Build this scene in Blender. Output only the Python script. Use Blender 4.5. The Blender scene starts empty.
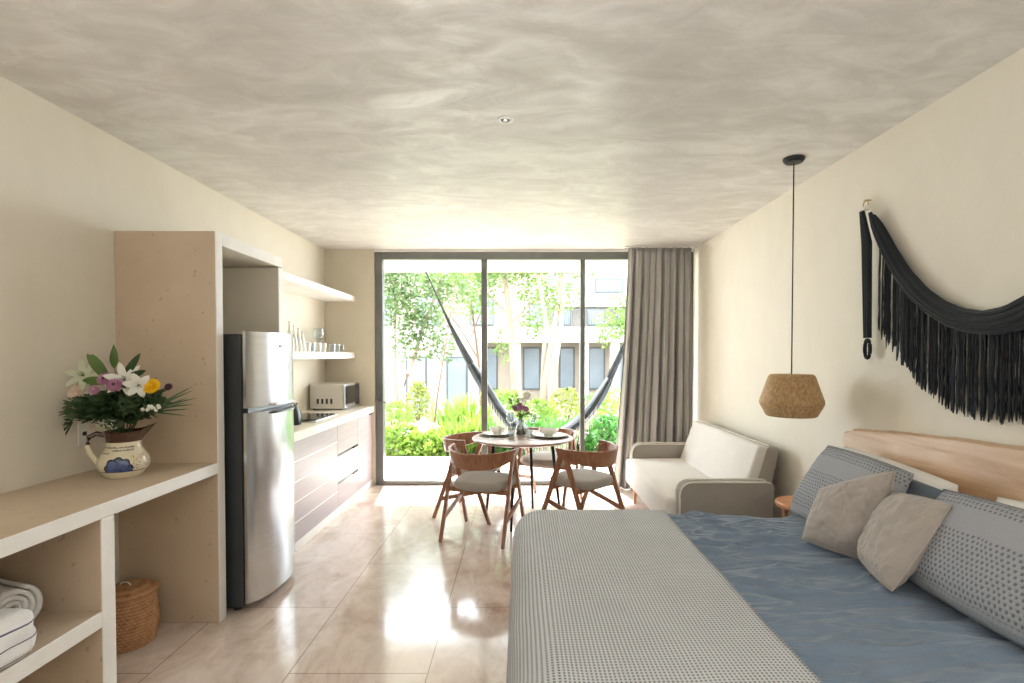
import bpy, bmesh, math, random
from math import pi, sin, cos, radians as R
from mathutils import Vector, Matrix, noise
random.seed(7)
SC = bpy.context.scene
COL = SC.collection

# ------------------------------------------------------------------ camera
CAMZ = 1.49
F = 530.0
cd = bpy.data.cameras.new('camera'); cam = bpy.data.objects.new('camera', cd); COL.objects.link(cam)
cam.location = (0, 0, CAMZ); cam.rotation_euler = (R(90 - 1.2), 0, 0)
cd.sensor_width = 36; cd.lens = F / 1024 * 36; cd.shift_x = -0.0088; cd.shift_y = 0.024
cd.clip_start = 0.05; cd.clip_end = 200
SC.camera = cam

# ------------------------------------------------------------------ world, sun, exposure
w = bpy.data.worlds.new('sky'); SC.world = w; w.use_nodes = True
bg = w.node_tree.nodes['Background']; bg.inputs[0].default_value = (0.86, 0.93, 1.0, 1); bg.inputs[1].default_value = 7.5
sd = bpy.data.lights.new('sun', 'SUN'); sd.energy = 14.5; sd.angle = R(1.5); sd.color = (1, .985, .97)
so = bpy.data.objects.new('sun', sd); COL.objects.link(so); so.rotation_euler = (R(-42), R(-7), 0)

def area(name, loc, rot, sx, sy, e, col=(1, 1, 1), portal=False):
    l = bpy.data.lights.new(name, 'AREA'); l.shape = 'RECTANGLE'; l.size = sx; l.size_y = sy; l.energy = e; l.color = col
    o = bpy.data.objects.new(name, l); COL.objects.link(o); o.location = loc; o.rotation_euler = rot
    if portal: l.cycles.is_portal = True
    return o
area('window_portal', (.1, 6.12, 1.3), (R(-90), 0, 0), 3.7, 2.7, 1, portal=True)
area('rear_fill_light', (0, -1.2, 1.55), (R(180), 0, 0), 3.9, 2.2, 54, (.92, .96, 1))  # unseen fill added behind the camera to brighten the foreground, no real lamp
SC.view_settings.view_transform = 'Standard'; SC.view_settings.look = 'None'
SC.view_settings.gamma = 1.0; SC.view_settings.use_curve_mapping = False
SC.view_settings.exposure = 1.0

# ------------------------------------------------------------------ materials
def lin(h):
    h = h.lstrip('#'); c = [int(h[i:i+2], 16) / 255 for i in (0, 2, 4)]
    return tuple(x / 12.92 if x <= .04045 else ((x + .055) / 1.055) ** 2.4 for x in c) + (1,)
MATS = {}
class NT:
    def __init__(s, name):
        s.m = bpy.data.materials.new(name); s.m.use_nodes = True; s.t = s.m.node_tree
        s.b = s.t.nodes['Principled BSDF']
    def n(s, typ, **kw):
        nd = s.t.nodes.new(typ)
        for k, v in kw.items():
            if k.startswith('i_'): nd.inputs[k[2:].replace('_', ' ')].default_value = v
            else: setattr(nd, k, v)
        return nd
    def l(s, a, b): s.t.links.new(a, b)
    def coord(s, kind='Object', scale=(1, 1, 1), loc=(0, 0, 0), rot=(0, 0, 0)):
        c = s.n('ShaderNodeTexCoord'); mp = s.n('ShaderNodeMapping')
        mp.inputs['Scale'].default_value = scale; mp.inputs['Location'].default_value = loc; mp.inputs['Rotation'].default_value = rot
        s.l(c.outputs[kind], mp.inputs['Vector']); return mp.outputs[0]
    def math(s, op, a, b=None):
        nd = s.n('ShaderNodeMath', operation=op)
        for i, v in enumerate((a, b)):
            if v is None: continue
            if isinstance(v, (int, float)): nd.inputs[i].default_value = v
            else: s.l(v, nd.inputs[i])
        return nd.outputs[0]
    def ramp(s, fac, stops):
        r = s.n('ShaderNodeValToRGB'); e = r.color_ramp.elements
        while len(e) < len(stops): e.new(.5)
        for el, (p, c) in zip(e, stops): el.position = p; el.color = c
        s.l(fac, r.inputs[0]); return r.outputs[0]
    def mix(s, fac, a, b, mode='MIX'):
        nd = s.n('ShaderNodeMix', data_type='RGBA', blend_type=mode)
        for i, v in ((0, fac), (6, a), (7, b)):
            if isinstance(v, (int, float, tuple)): nd.inputs[i].default_value = v
            else: s.l(v, nd.inputs[i])
        return nd.outputs[2]
    def noise(s, vec, scale, detail=4, rough=.55, dist=0):
        nd = s.n('ShaderNodeTexNoise'); nd.inputs['Scale'].default_value = scale; nd.inputs['Detail'].default_value = detail
        nd.inputs['Roughness'].default_value = rough; nd.inputs['Distortion'].default_value = dist
        s.l(vec, nd.inputs['Vector']); return nd.outputs['Fac']
    def bump(s, h, st=.3, d=.01):
        b = s.n('ShaderNodeBump'); b.inputs['Strength'].default_value = st; b.inputs['Distance'].default_value = d
        s.l(h, b.inputs['Height']); s.l(b.outputs[0], s.b.inputs['Normal'])
    def base(s, c):
        if isinstance(c, tuple): s.b.inputs['Base Color'].default_value = c
        else: s.l(c, s.b.inputs['Base Color'])
def mat(name, c1, c2=None, scale=5, rough=.6, metal=0, bump=0, bscale=None, stretch=(1, 1, 1), detail=4, trans=0, coat=0, spec=.5, sheen=0):
    if name in MATS: return MATS[name]
    t = NT(name); c2 = c2 or c1
    v = t.coord(scale=stretch); nz = t.noise(v, scale, detail)
    t.base(t.ramp(nz, [(.3, lin(c1)), (.7, lin(c2))]))
    t.b.inputs['Roughness'].default_value = rough; t.b.inputs['Metallic'].default_value = metal
    t.b.inputs['Specular IOR Level'].default_value = spec
    if trans: t.b.inputs['Transmission Weight'].default_value = trans
    if coat: t.b.inputs['Coat Weight'].default_value = coat
    if sheen: t.b.inputs['Sheen Weight'].default_value = sheen
    if bump: t.bump(t.noise(v, bscale or scale * 4, 5), bump, .01)
    MATS[name] = t.m; return t.m
def leafmat(name, c1, c2, tr=.35, scale=3):
    if name in MATS: return MATS[name]
    t = NT(name); v = t.coord(); col = t.ramp(t.noise(v, scale, 3), [(.3, lin(c1)), (.7, lin(c2))])
    t.base(col); t.b.inputs['Roughness'].default_value = .5
    tb = t.n('ShaderNodeBsdfTranslucent'); t.l(col, tb.inputs[0])
    mx = t.n('ShaderNodeMixShader'); mx.inputs[0].default_value = tr
    out = [n for n in t.t.nodes if n.type == 'OUTPUT_MATERIAL'][0]
    t.l(t.b.outputs[0], mx.inputs[1]); t.l(tb.outputs[0], mx.inputs[2]); t.l(mx.outputs[0], out.inputs[0])
    MATS[name] = t.m; return t.m

def wall_plaster(name, c1, c2, c3):
    t = NT(name); v = t.coord()
    a = t.noise(v, .9, 5, .6, .4); b = t.noise(t.coord(scale=(1, 1, .5)), 7, 6, .65)
    base = t.ramp(a, [(.3, lin(c1)), (.7, lin(c2))])
    col = t.mix(t.math('MULTIPLY', t.ramp(b, [(.45, (0, 0, 0, 1)), (.75, (1, 1, 1, 1))]), .35), base, lin(c3))
    t.base(col); t.b.inputs['Roughness'].default_value = .75
    t.bump(t.math('ADD', b, t.noise(v, 60, 3)), .12, .006); return t.m
M_wall = wall_plaster('cream_plaster', 'ECE5D6', 'E7DFCF', 'DFD6C4')
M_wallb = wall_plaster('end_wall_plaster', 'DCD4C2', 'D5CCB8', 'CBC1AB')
def shelf_plaster():
    t = NT('beige_concrete'); v = t.coord()
    a = t.noise(v, 2.2, 6, .6, .3); b = t.noise(v, 40, 3, .5)
    col = t.ramp(a, [(.3, lin('D4C1A8')), (.7, lin('C6B097'))])
    pits = t.ramp(t.noise(v, 26, 2, .4), [(.26, (1, 1, 1, 1)), (.31, (0, 0, 0, 1))])
    t.base(t.mix(t.math('MULTIPLY', pits, .45), col, lin('8F7A5C')))
    t.b.inputs['Roughness'].default_value = .6; t.bump(t.math('ADD', t.math('MULTIPLY', a, 2.0), b), .15, .004); return t.m
M_shelf = shelf_plaster()
M_edge = mat('pale_plaster_lit_edge', 'F5F2EE', 'EEEAE4', 8, .55, bump=.06, bscale=60)  # pale plaster; on slab edges its paleness paints in the window light
def ceil_mat():
    t = NT('polished_cement'); v = t.coord(scale=(1, 1.6, 1))
    a = t.noise(v, .8, 8, .62, .6); b = t.noise(t.coord(scale=(1.2, 2.4, 1)), 2.3, 9, .70, .9); c = t.noise(t.coord(scale=(1, 2.5, 1), rot=(0, 0, .3)), 5, 6, .6, .4)
    m = t.math('ADD', t.math('MULTIPLY', a, .5), t.math('MULTIPLY', b, .5))
    col = t.ramp(m, [(.38, lin('CFCBC5')), (.5, lin('DDD9D4')), (.62, lin('EEECE8'))])
    t.base(col)
    r = t.ramp(b, [(.42, (.55, .55, .55, 1)), (.6, (.30, .30, .30, 1))])
    t.l(r, t.b.inputs['Roughness']); t.bump(t.math('ADD', b, c), .07, .006); return t.m
M_ceil = ceil_mat()
def floor_mat():
    t = NT('polished_marble_tiles'); v = t.coord(loc=(.436, .15, 0))
    br = t.n('ShaderNodeTexBrick'); t.l(v, br.inputs['Vector'])
    br.offset = 0.5; br.offset_frequency = 2
    sw = t.coord(loc=(.15, .436, 0), rot=(0, 0, 0))
    # tiles run long in depth: swap x and y before the brick pattern
    sp = t.n('ShaderNodeSeparateXYZ'); t.l(v, sp.inputs[0]); cb = t.n('ShaderNodeCombineXYZ')
    t.l(sp.outputs[1], cb.inputs[0]); t.l(sp.outputs[0], cb.inputs[1]); t.l(cb.outputs[0], br.inputs['Vector'])
    for k, val in (('Scale', 1), ('Mortar Size', .0022), ('Mortar Smooth', .1), ('Bias', 0), ('Brick Width', 1.3), ('Row Height', .651)): br.inputs[k].default_value = val
    br.inputs['Color1'].default_value = (0, 0, 0, 1); br.inputs['Color2'].default_value = (1, 1, 1, 1)
    v2 = t.coord(); a = t.noise(v2, 1.6, 9, .66, 1.1); b = t.noise(t.coord(scale=(1, .45, 1), rot=(0, 0, .5)), 5, 8, .7, 1.4)
    m = t.math('ADD', t.math('MULTIPLY', a, .55), t.math('MULTIPLY', b, .45))
    base = t.ramp(m, [(.36, lin('AC8E7C')), (.45, lin('CFBAAC')), (.54, lin('E3D3C9')), (.66, lin('F0E7E0'))])
    base = t.mix(t.math('MULTIPLY', br.outputs['Color'], .22), base, lin('E6D6C4'))
    col = t.mix(br.outputs['Fac'], base, lin('8C745E'))
    t.base(col)
    rr = t.ramp(b, [(.4, (.17, .17, .17, 1)), (.62, (.085, .085, .085, 1))]); t.l(rr, t.b.inputs['Roughness'])
    t.b.inputs['Coat Weight'].default_value = .15; t.b.inputs['Coat Roughness'].default_value = .08
    t.bump(t.math('ADD', t.math('MULTIPLY', a, .4), t.math('MULTIPLY', br.outputs['Fac'], -.35)), .12, .004); return t.m
M_floor = floor_mat()
def wood_mat(name, c1, c2, c3, axis=(1, 12, 12), rough=.4, scale=2.0):
    t = NT(name); v = t.coord(scale=axis); a = t.noise(v, scale, 6, .6, 1.2)
    t.base(t.ramp(a, [(.3, lin(c1)), (.5, lin(c2)), (.7, lin(c3))])); t.b.inputs['Roughness'].default_value = rough
    t.bump(a, .08, .004); return t.m
M_walnut = wood_mat('chair_walnut', '7E5236', '96664A', 'A87757', (6, 6, 1.5), .38, 4)
M_head = wood_mat('headboard_wood', 'B98F68', 'CDA883', 'D9B996', (8, 1, 10), .42, 1.6)
M_stool = wood_mat('stool_wood', 'C07F56', 'CF9169', 'D9A27D', (1, 8, 8), .4)
M_tabletop = wood_mat('table_wood', '8D6A55', 'A58472', 'B79A88', (1, 9, 9), .3)
M_black = mat('black_metal', '26272A', '2C2D2F', rough=.42, metal=.6)
M_alu = mat('window_aluminium', '6A6B68', '737471', rough=.38, metal=.55)
M_steel = NT('stainless_steel'); v = M_steel.coord(scale=(1, 1, 60))
M_steel.base(M_steel.ramp(M_steel.noise(v, 3, 3), [(.3, lin('C6C8CC')), (.7, lin('D6D8DB'))])); M_steel.b.inputs['Metallic'].default_value = .92
M_steel.b.inputs['Roughness'].default_value = .24; M_steel = M_steel.m
M_dark = mat('charcoal_panel', '2F3336', '373B3E', rough=.45)
M_plast = mat('black_plastic', '17181A', '1F2022', rough=.3)
M_white = mat('white_enamel', 'F2F1EC', 'EAE8E2', rough=.3)
M_cer = mat('white_ceramic', 'F3F0E9', 'ECE8DF', rough=.18, coat=.3)
M_gold = mat('brass', 'B39A62', 'C2A970', rough=.3, metal=.9)
def glass_mat(name, rough=0.0, tint=(1, 1, 1, 1), extra=0.0):
    t = NT(name)
    out = [n for n in t.t.nodes if n.type == 'OUTPUT_MATERIAL'][0]
    tr = t.n('ShaderNodeBsdfTransparent'); tr.inputs[0].default_value = tint
    gl = t.n('ShaderNodeBsdfGlossy'); gl.inputs['Roughness'].default_value = rough
    fr = t.n('ShaderNodeFresnel'); fr.inputs[0].default_value = 1.45
    ge = t.n('ShaderNodeNewGeometry'); mx = t.n('ShaderNodeMixShader'); t.l(t.math('MULTIPLY', t.math('ADD', fr.outputs[0], extra), t.math('SUBTRACT', 1.0, ge.outputs['Backfacing'])), mx.inputs[0]); t.l(tr.outputs[0], mx.inputs[1]); t.l(gl.outputs[0], mx.inputs[2]); t.l(mx.outputs[0], out.inputs[0])
    return t.m
M_pane = glass_mat('window_glass', 0, (.97, .985, .98, 1), 0.0)
M_glass = glass_mat('drinking_glass', .02, (.86, .90, .91, 1), .22)
def fabric(name, c1, c2, weave=900, rough=.85, st=.25, sheen=.15):
    t = NT(name); v = t.coord(); a = t.noise(v, 3, 3); f = t.noise(v, weave * .35, 2)
    t.base(t.mix(t.math('MULTIPLY', f, .35), t.ramp(a, [(.3, lin(c1)), (.7, lin(c2))]), lin(c2)))
    t.b.inputs['Roughness'].default_value = rough; t.b.inputs['Sheen Weight'].default_value = sheen; t.b.inputs['Specular IOR Level'].default_value = .2
    t.bump(f, st, .002); return t.m
M_sofaL = fabric('sofa_light_linen', 'DCD6D0', 'E4DED8')
M_sofaD = fabric('sofa_taupe_linen', '9C948B', 'A69E95')
M_pipe = fabric('piping_cream', 'E8E1D6', 'EDE7DD')
M_curt = fabric('curtain_grey', 'ABA8A4', 'B6B3AF', rough=.9)
M_seat = fabric('seat_grey_upholstery', 'A49D94', 'AFA89E')
def crumple(name, c1, c2, scale, st, rot=0.0, dist=.02):
    t = NT(name); a = t.noise(t.coord(scale=scale, rot=(0, 0, rot)), 1.0, 3, .45, 1.2); b = t.noise(t.coord(), 3, 3)
    t.base(t.ramp(b, [(.3, lin(c1)), (.7, lin(c2))])); t.b.inputs['Roughness'].default_value = .75; t.b.inputs['Sheen Weight'].default_value = .25; t.b.inputs['Specular IOR Level'].default_value = .25
    h = t.math('ABSOLUTE', t.math('SUBTRACT', a, .5)); h = t.math('SUBTRACT', 1.0, t.math('MULTIPLY', h, 5.0)); t.bump(h, st, dist); return t.m
M_duvet = crumple('duvet_slate_blue', '74869A', '8192A6', (1.8, 8, 2), .65, .12, .024)
M_slate = fabric('slate_pillowcase', '59636B', '646E76', st=.1)
M_sheet = fabric('white_cotton', 'ECE8E2', 'F3F0EA', st=.08)
M_taupe = crumple('taupe_cotton', 'ABA29A', 'B8AFA6', (9, 9, 5), .5, .6, .012)
M_tp = fabric('taupe_piping', 'B9AFA4', 'C2B8AD')
M_hamm = fabric('hammock_grey', '2B2E31', '373B3F')
M_mac = fabric('black_cord', '1C2024', '272B2F', st=.5)
M_fringe = fabric('black_fringe', '202428', '2C3034', st=.6)
def dots_mat(name, lightc, darkc, px, py, bands=None, holes=.32, st=.6):
    """woven cloth with rows of small dark gaps, laid out in the cloth's own UV metres"""
    t = NT(name); c = t.n('ShaderNodeTexCoord'); sp = t.n('ShaderNodeSeparateXYZ'); t.l(c.outputs['UV'], sp.inputs[0])
    U, V = sp.outputs[0], sp.outputs[1]
    if bands:
        wn_ = t.noise(t.coord(), 14, 2); U = t.math('ADD', U, t.math('MULTIPLY', wn_, px*.8)); V = t.math('ADD', V, t.math('MULTIPLY', wn_, py*.9))
        U = t.math('ADD', U, t.math('MULTIPLY', t.math('FLOOR', t.math('DIVIDE', V, py)), px*.5))
    fu = t.math('PINGPONG', t.math('DIVIDE', U, px), .5)
    fv = t.math('PINGPONG', t.math('DIVIDE', V, py), .5)
    d = t.math('MULTIPLY', t.math('GREATER_THAN', fu, holes), t.math('GREATER_THAN', fv, holes - .06))
    if bands:
        p, a = bands
        bb = t.math('GREATER_THAN', t.math('PINGPONG', t.math('DIVIDE', V, p), .5), a)
        d = t.math('MULTIPLY', d, bb)
        fine = t.math('MULTIPLY', t.math('PINGPONG', t.math('DIVIDE', U, .006), .5), t.math('PINGPONG', t.math('DIVIDE', V, .006), .5))
    else: fine = t.noise(t.coord(), 260, 2)
    nz = t.noise(t.coord(), 5, 4)
    lc = t.mix(nz, lin(lightc), tuple(x * .82 for x in lin(lightc)[:3]) + (1,))
    if bands: lc = t.mix(t.math('MULTIPLY', fine, 2.2), lc, tuple(x * .6 for x in lin(lightc)[:3]) + (1,))
    t.base(t.mix(d, lc, lin(darkc))); t.b.inputs['Roughness'].default_value = .9; t.b.inputs['Specular IOR Level'].default_value = .15
    h = t.math('ADD', t.math('MULTIPLY', t.math('ADD', fu, fv), -1.0), t.math('MULTIPLY', d, -1.0))
    h = t.math('ADD', h, t.math('MULTIPLY', fine, .8))
    t.bump(h, st, .003); return t.m
M_throw = dots_mat('woven_throw', 'DEDFE2', '7E8288', .0125, .0135, holes=.27)
M_tex = dots_mat('knotted_pillow_weave', 'B4B6BA', '7A7E84', .019, .017, bands=(.30, .15), holes=.28, st=1.0)

# ------------------------------------------------------------------ mesh helpers
def obj(name, bm, m, parent=None, smooth=False):
    me = bpy.data.meshes.new(name); bm.normal_update(); bm.to_mesh(me); bm.free()
    for x in (m if isinstance(m, (list, tuple)) else [m]): me.materials.append(x)
    if smooth:
        for p in me.polygons: p.use_smooth = True
        if smooth != 'all':
            try: me.set_sharp_from_angle(angle=R(40))
            except Exception: pass
    o = bpy.data.objects.new(name, me); COL.objects.link(o)
    if parent: o.parent = parent
    return o
def tag(o, label, cat, group=None):
    o['label'] = label; o['category'] = cat
    if group: o['group'] = group
    return o
def thing(name, label, cat, loc=(0, 0, 0), rz=0, group=None):
    o = bpy.data.objects.new(name, None); COL.objects.link(o); o.location = loc; o.rotation_euler = (0, 0, rz); o.empty_display_size = .1
    return tag(o, label, cat, group)
def struct(name, bm, m, parent=None, smooth=False):
    o = obj(name, bm, m, parent, smooth)
    if parent is None: o['kind'] = 'structure'
    return o
def dup(root, loc, rz, label=None, group=None):
    r = root.copy(); COL.objects.link(r); r.location = loc; r.rotation_euler = (0, 0, rz)
    if label: r['label'] = label
    if group: r['group'] = group
    for ch in list(root.children):
        c = ch.copy(); COL.objects.link(c); c.parent = r
        for g in ch.children:
            d = g.copy(); COL.objects.link(d); d.parent = c
    return r
def B(): return bmesh.new()
def box(bm, x0, x1, y0, y1, z0, z1, bev=0, seg=2, mi=0, M=None):
    t = bmesh.new()
    bmesh.ops.create_cube(t, size=1)
    bmesh.ops.transform(t, matrix=Matrix.Translation(((x0+x1)/2, (y0+y1)/2, (z0+z1)/2)) @ Matrix.Diagonal((abs(x1-x0), abs(y1-y0), abs(z1-z0), 1)), verts=t.verts)
    if bev: bmesh.ops.bevel(t, geom=t.edges[:] + t.verts[:], offset=min(bev, .49*min(abs(x1-x0), abs(y1-y0), abs(z1-z0))), segments=seg, profile=.5, affect='EDGES')
    join(bm, t, mi, M); return bm
def join(bm, t, mi=0, M=None):
    if M is not None: bmesh.ops.transform(t, matrix=M, verts=t.verts)
    vm = {v: bm.verts.new(v.co) for v in t.verts}
    for f in t.faces:
        try: nf = bm.faces.new([vm[v] for v in f.verts]); nf.material_index = mi if mi is not None else f.material_index
        except ValueError: pass
    t.free()
def ring_pts(c, ax, up, r, n, sx=1, sy=1):
    a = ax.normalized(); u = up - a * up.dot(a)
    if u.length < 1e-5: u = Vector((1, 0, 0)) - a * a.x
    u.normalize(); w_ = a.cross(u)
    return [c + (u * cos(2*pi*i/n) * sx + w_ * sin(2*pi*i/n) * sy) * r for i in range(n)]
def tube(bm, pts, r, n=8, cap=True, mi=0, sx=1, sy=1, up=Vector((0, 0, 1))):
    pts = [Vector(p) for p in pts]; rs = r if isinstance(r, (list, tuple)) else [r] * len(pts)
    rings = []
    for i, p in enumerate(pts):
        ax = (pts[min(i+1, len(pts)-1)] - pts[max(i-1, 0)])
        if ax.length < 1e-9: ax = Vector((0, 0, 1))
        u = up if abs(ax.normalized().dot(up)) < .95 else Vector((1, 0, 0))
        rings.append([bm.verts.new(q) for q in ring_pts(p, ax, u, rs[i], n, sx, sy)])
    for a, b in zip(rings, rings[1:]):
        for i in range(n):
            f = bm.faces.new([a[i], a[(i+1) % n], b[(i+1) % n], b[i]]); f.material_index = mi
    if cap:
        for rr in (rings[0][::-1], rings[-1]):
            f = bm.faces.new(rr); f.material_index = mi
    return bm
def lathe(bm, prof, n=28, c=(0, 0, 0), mi=0, close=False):
    c = Vector(c); rings = []
    for r, z in prof:
        if r < 1e-5: rings.append([bm.verts.new(c + Vector((0, 0, z)))])
        else: rings.append([bm.verts.new(c + Vector((r*cos(2*pi*i/n), r*sin(2*pi*i/n), z))) for i in range(n)])
    for k, (a, b) in enumerate(zip(rings, rings[1:])):
        for i in range(n):
            j = (i+1) % n
            if len(a) == 1 and len(b) == 1: continue
            if len(a) == 1: vs = [a[0], b[j], b[i]]
            elif len(b) == 1: vs = [a[i], a[j], b[0]]
            else: vs = [a[i], a[j], b[j], b[i]]
            f = bm.faces.new(vs); f.material_index = mi[k] if isinstance(mi, list) else mi
    return bm
def grid(bm, fn, nu, nv, mi=0, closeu=False):
    uvl = bm.loops.layers.uv.verify(); V = []
    for i in range(nu + 1):
        row = []
        for j in range(nv + 1):
            p, uv = fn(i/nu, j/nv); row.append((bm.verts.new(p), uv))
        V.append(row)
    for i in range(nu):
        for j in range(nv):
            q = [V[i][j], V[i+1][j], V[i+1][j+1], V[i][j+1]]
            f = bm.faces.new([a[0] for a in q]); f.material_index = mi
            for lp, a in zip(f.loops, q): lp[uvl].uv = a[1]
    return bm
def solid(o, t, off=-1):
    m = o.modifiers.new('thickness', 'SOLIDIFY'); m.thickness = t; m.offset = off; return o
def bar(bm, a, b, w0, d0, w1=None, d1=None, side=Vector((1, 0, 0)), bev=.004):
    """tapered rectangular bar from a to b; w along 'side'"""
    a, b = Vector(a), Vector(b); w1 = w1 or w0; d1 = d1 or d0
    ax = (b - a).normalized(); s = (side - ax * side.dot(ax)).normalized(); n = ax.cross(s)
    t = bmesh.new(); V = []
    for p, w_, d_ in ((a, w0, d0), (b, w1, d1)):
        V.append([t.verts.new(p + s*x*w_/2 + n*y*d_/2) for x, y in ((-1, -1), (1, -1), (1, 1), (-1, 1))])
    for i in range(4): t.faces.new([V[0][i], V[0][(i+1) % 4], V[1][(i+1) % 4], V[1][i]])
    t.faces.new(V[0][::-1]); t.faces.new(V[1])
    if bev: bmesh.ops.bevel(t, geom=t.edges[:], offset=bev, segments=2, profile=.5, affect='EDGES')
    join(bm, t); return bm
def nz(x, y=0, z=0): return noise.noise(Vector((x, y, z)))

XL, XR, YB, ZC, YR = -2.23, 1.956, 6.03, 2.687, -2.4
# ------------------------------------------------------------------ the room
bm = B(); box(bm, XL-.2, XR+.2, YR-.2, YB+.12, -.12, 0); struct('floor', bm, M_floor)
bm = B(); box(bm, XL-.2, XR+.2, YR-.2, YB+.12, ZC, ZC+.15); struct('ceiling', bm, M_ceil)
bm = B(); box(bm, XL-.2, XL, YR-.2, YB+.12, 0, ZC); struct('wall_left', bm, M_wall)
bm = B(); box(bm, XR, XR+.2, YR-.2, YB+.12, 0, ZC); struct('wall_right', bm, M_wall)
bm = B(); box(bm, XL, XR, YR-.2, YR, 0, ZC); struct('wall_back', bm, M_wall)
bm = B(); box(bm, XL, -1.665, YB, YB+.12, 0, ZC); struct('wall_front', bm, M_wallb)
bm = B(); box(bm, -1.665, XR, YB+.0, YB+.05, ZC-.028, ZC); struct('trim_1', bm, M_edge)

# sliding glass door
wn = thing('window', 'x', 'window'); 
for k in ('label', 'category'): del wn[k]
wn.name = 'window_1'; wn['kind'] = 'structure'
bm = B()
x0, x1 = -1.66, 1.955; y0 = YB + .01
box(bm, x0, x0+.085, y0, y0+.10, 0.0, 2.660, .003); box(bm, x1-.085, x1, y0, y0+.10, 0.0, 2.660, .003)
box(bm, x0+.085, x1-.085, y0, y0+.10, 2.578, 2.660, .003); box(bm, x0+.085, x1-.085, y0, y0+.10, .0, .05, .003)
obj('window_frame', bm, M_alu, wn)
for cx in (-.42, .705):
    bm = B(); w2 = .034 if cx < 0 else .026
    box(bm, cx-w2, cx+w2, y0+.02, y0+.08, .05, 2.578, .003); obj('mullion', bm, M_alu, wn)
    if cx < 0:
        bm = B(); box(bm, cx+.034, cx+.046, y0-.012, y0+.02, .9, 1.2, .003); 
        bm.free()
bm = B()
for a, b in ((x0+.085, -.454), (-.386, .679), (.731, x1-.085)):
    box(bm, a, b, y0+.045, y0+.051, .05, 2.578)
obj('window_pane', bm, M_pane, wn)
# small handle on the left frame
bm = B(); tube(bm, [(x0+.03, y0, .98), (x0+.03, y0-.03, .98), (x0+.09, y0-.045, .955), (x0+.135, y0-.045, .95)], .009, 8)
obj('window_handle', bm, M_alu, wn, True)

# ------------------------------------------------------------------ built-in shelving, left
XF = -1.674
bi = thing('built_in_shelving', 'pale plaster built-in shelving along the left wall with long counter and open bays', 'shelving', (XL, 0, 0))
bi.location = (0, 0, 0)
def slab(name, x0_, x1_, y0_, y1_, z0_, z1_, par, bodym=M_shelf, front=True):
    """plaster slab whose room-facing edge is coloured paler, with the window light on it painted in"""
    bm_ = B(); box(bm_, x0_, x1_, y0_, y1_, z0_, z1_, .004, 2)
    if front:
        for f in bm_.faces:
            c = f.calc_center_median()
            if c.x > x1_ - .0045: f.material_index = 1
    return obj(name, bm_, [bodym, M_edge], par)
slab('counter_slab', XL, XF, -.6, 2.918, .834, .895, bi)
slab('side_panel', XL, XF, 2.918, 2.985, 0, 2.17, bi)
slab('divider', XL, XF, 2.10, 2.17, 0, .834, bi)
slab('divider', XL, XF, .62, .69, 0, .834, bi)
slab('lower_shelf', XL, XF, .69, 2.10, .40, .465, bi)
slab('top_panel', XL, XF, 2.985, 3.74, 2.10, 2.17, bi, M_wall)
slab('inner_side_panel', XL, XF, 3.672, 3.74, 0, 2.095, bi, M_wall)
# wall shelves over the kitchen counter
s1 = slab('wall_shelf', XL, -1.885, 3.745, YB-.002, 2.095, 2.155, None, M_edge); tag(s1, 'pale plaster wall shelf, the upper and empty one above the kitchen counter', 'shelf', 'kitchen wall shelves')
s2 = slab('wall_shelf', XL, -1.885, 3.745, YB-.002, 1.452, 1.518, None, M_edge); tag(s2, 'pale plaster wall shelf, the lower one, holding white bottles and glasses', 'shelf', 'kitchen wall shelves')

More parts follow.
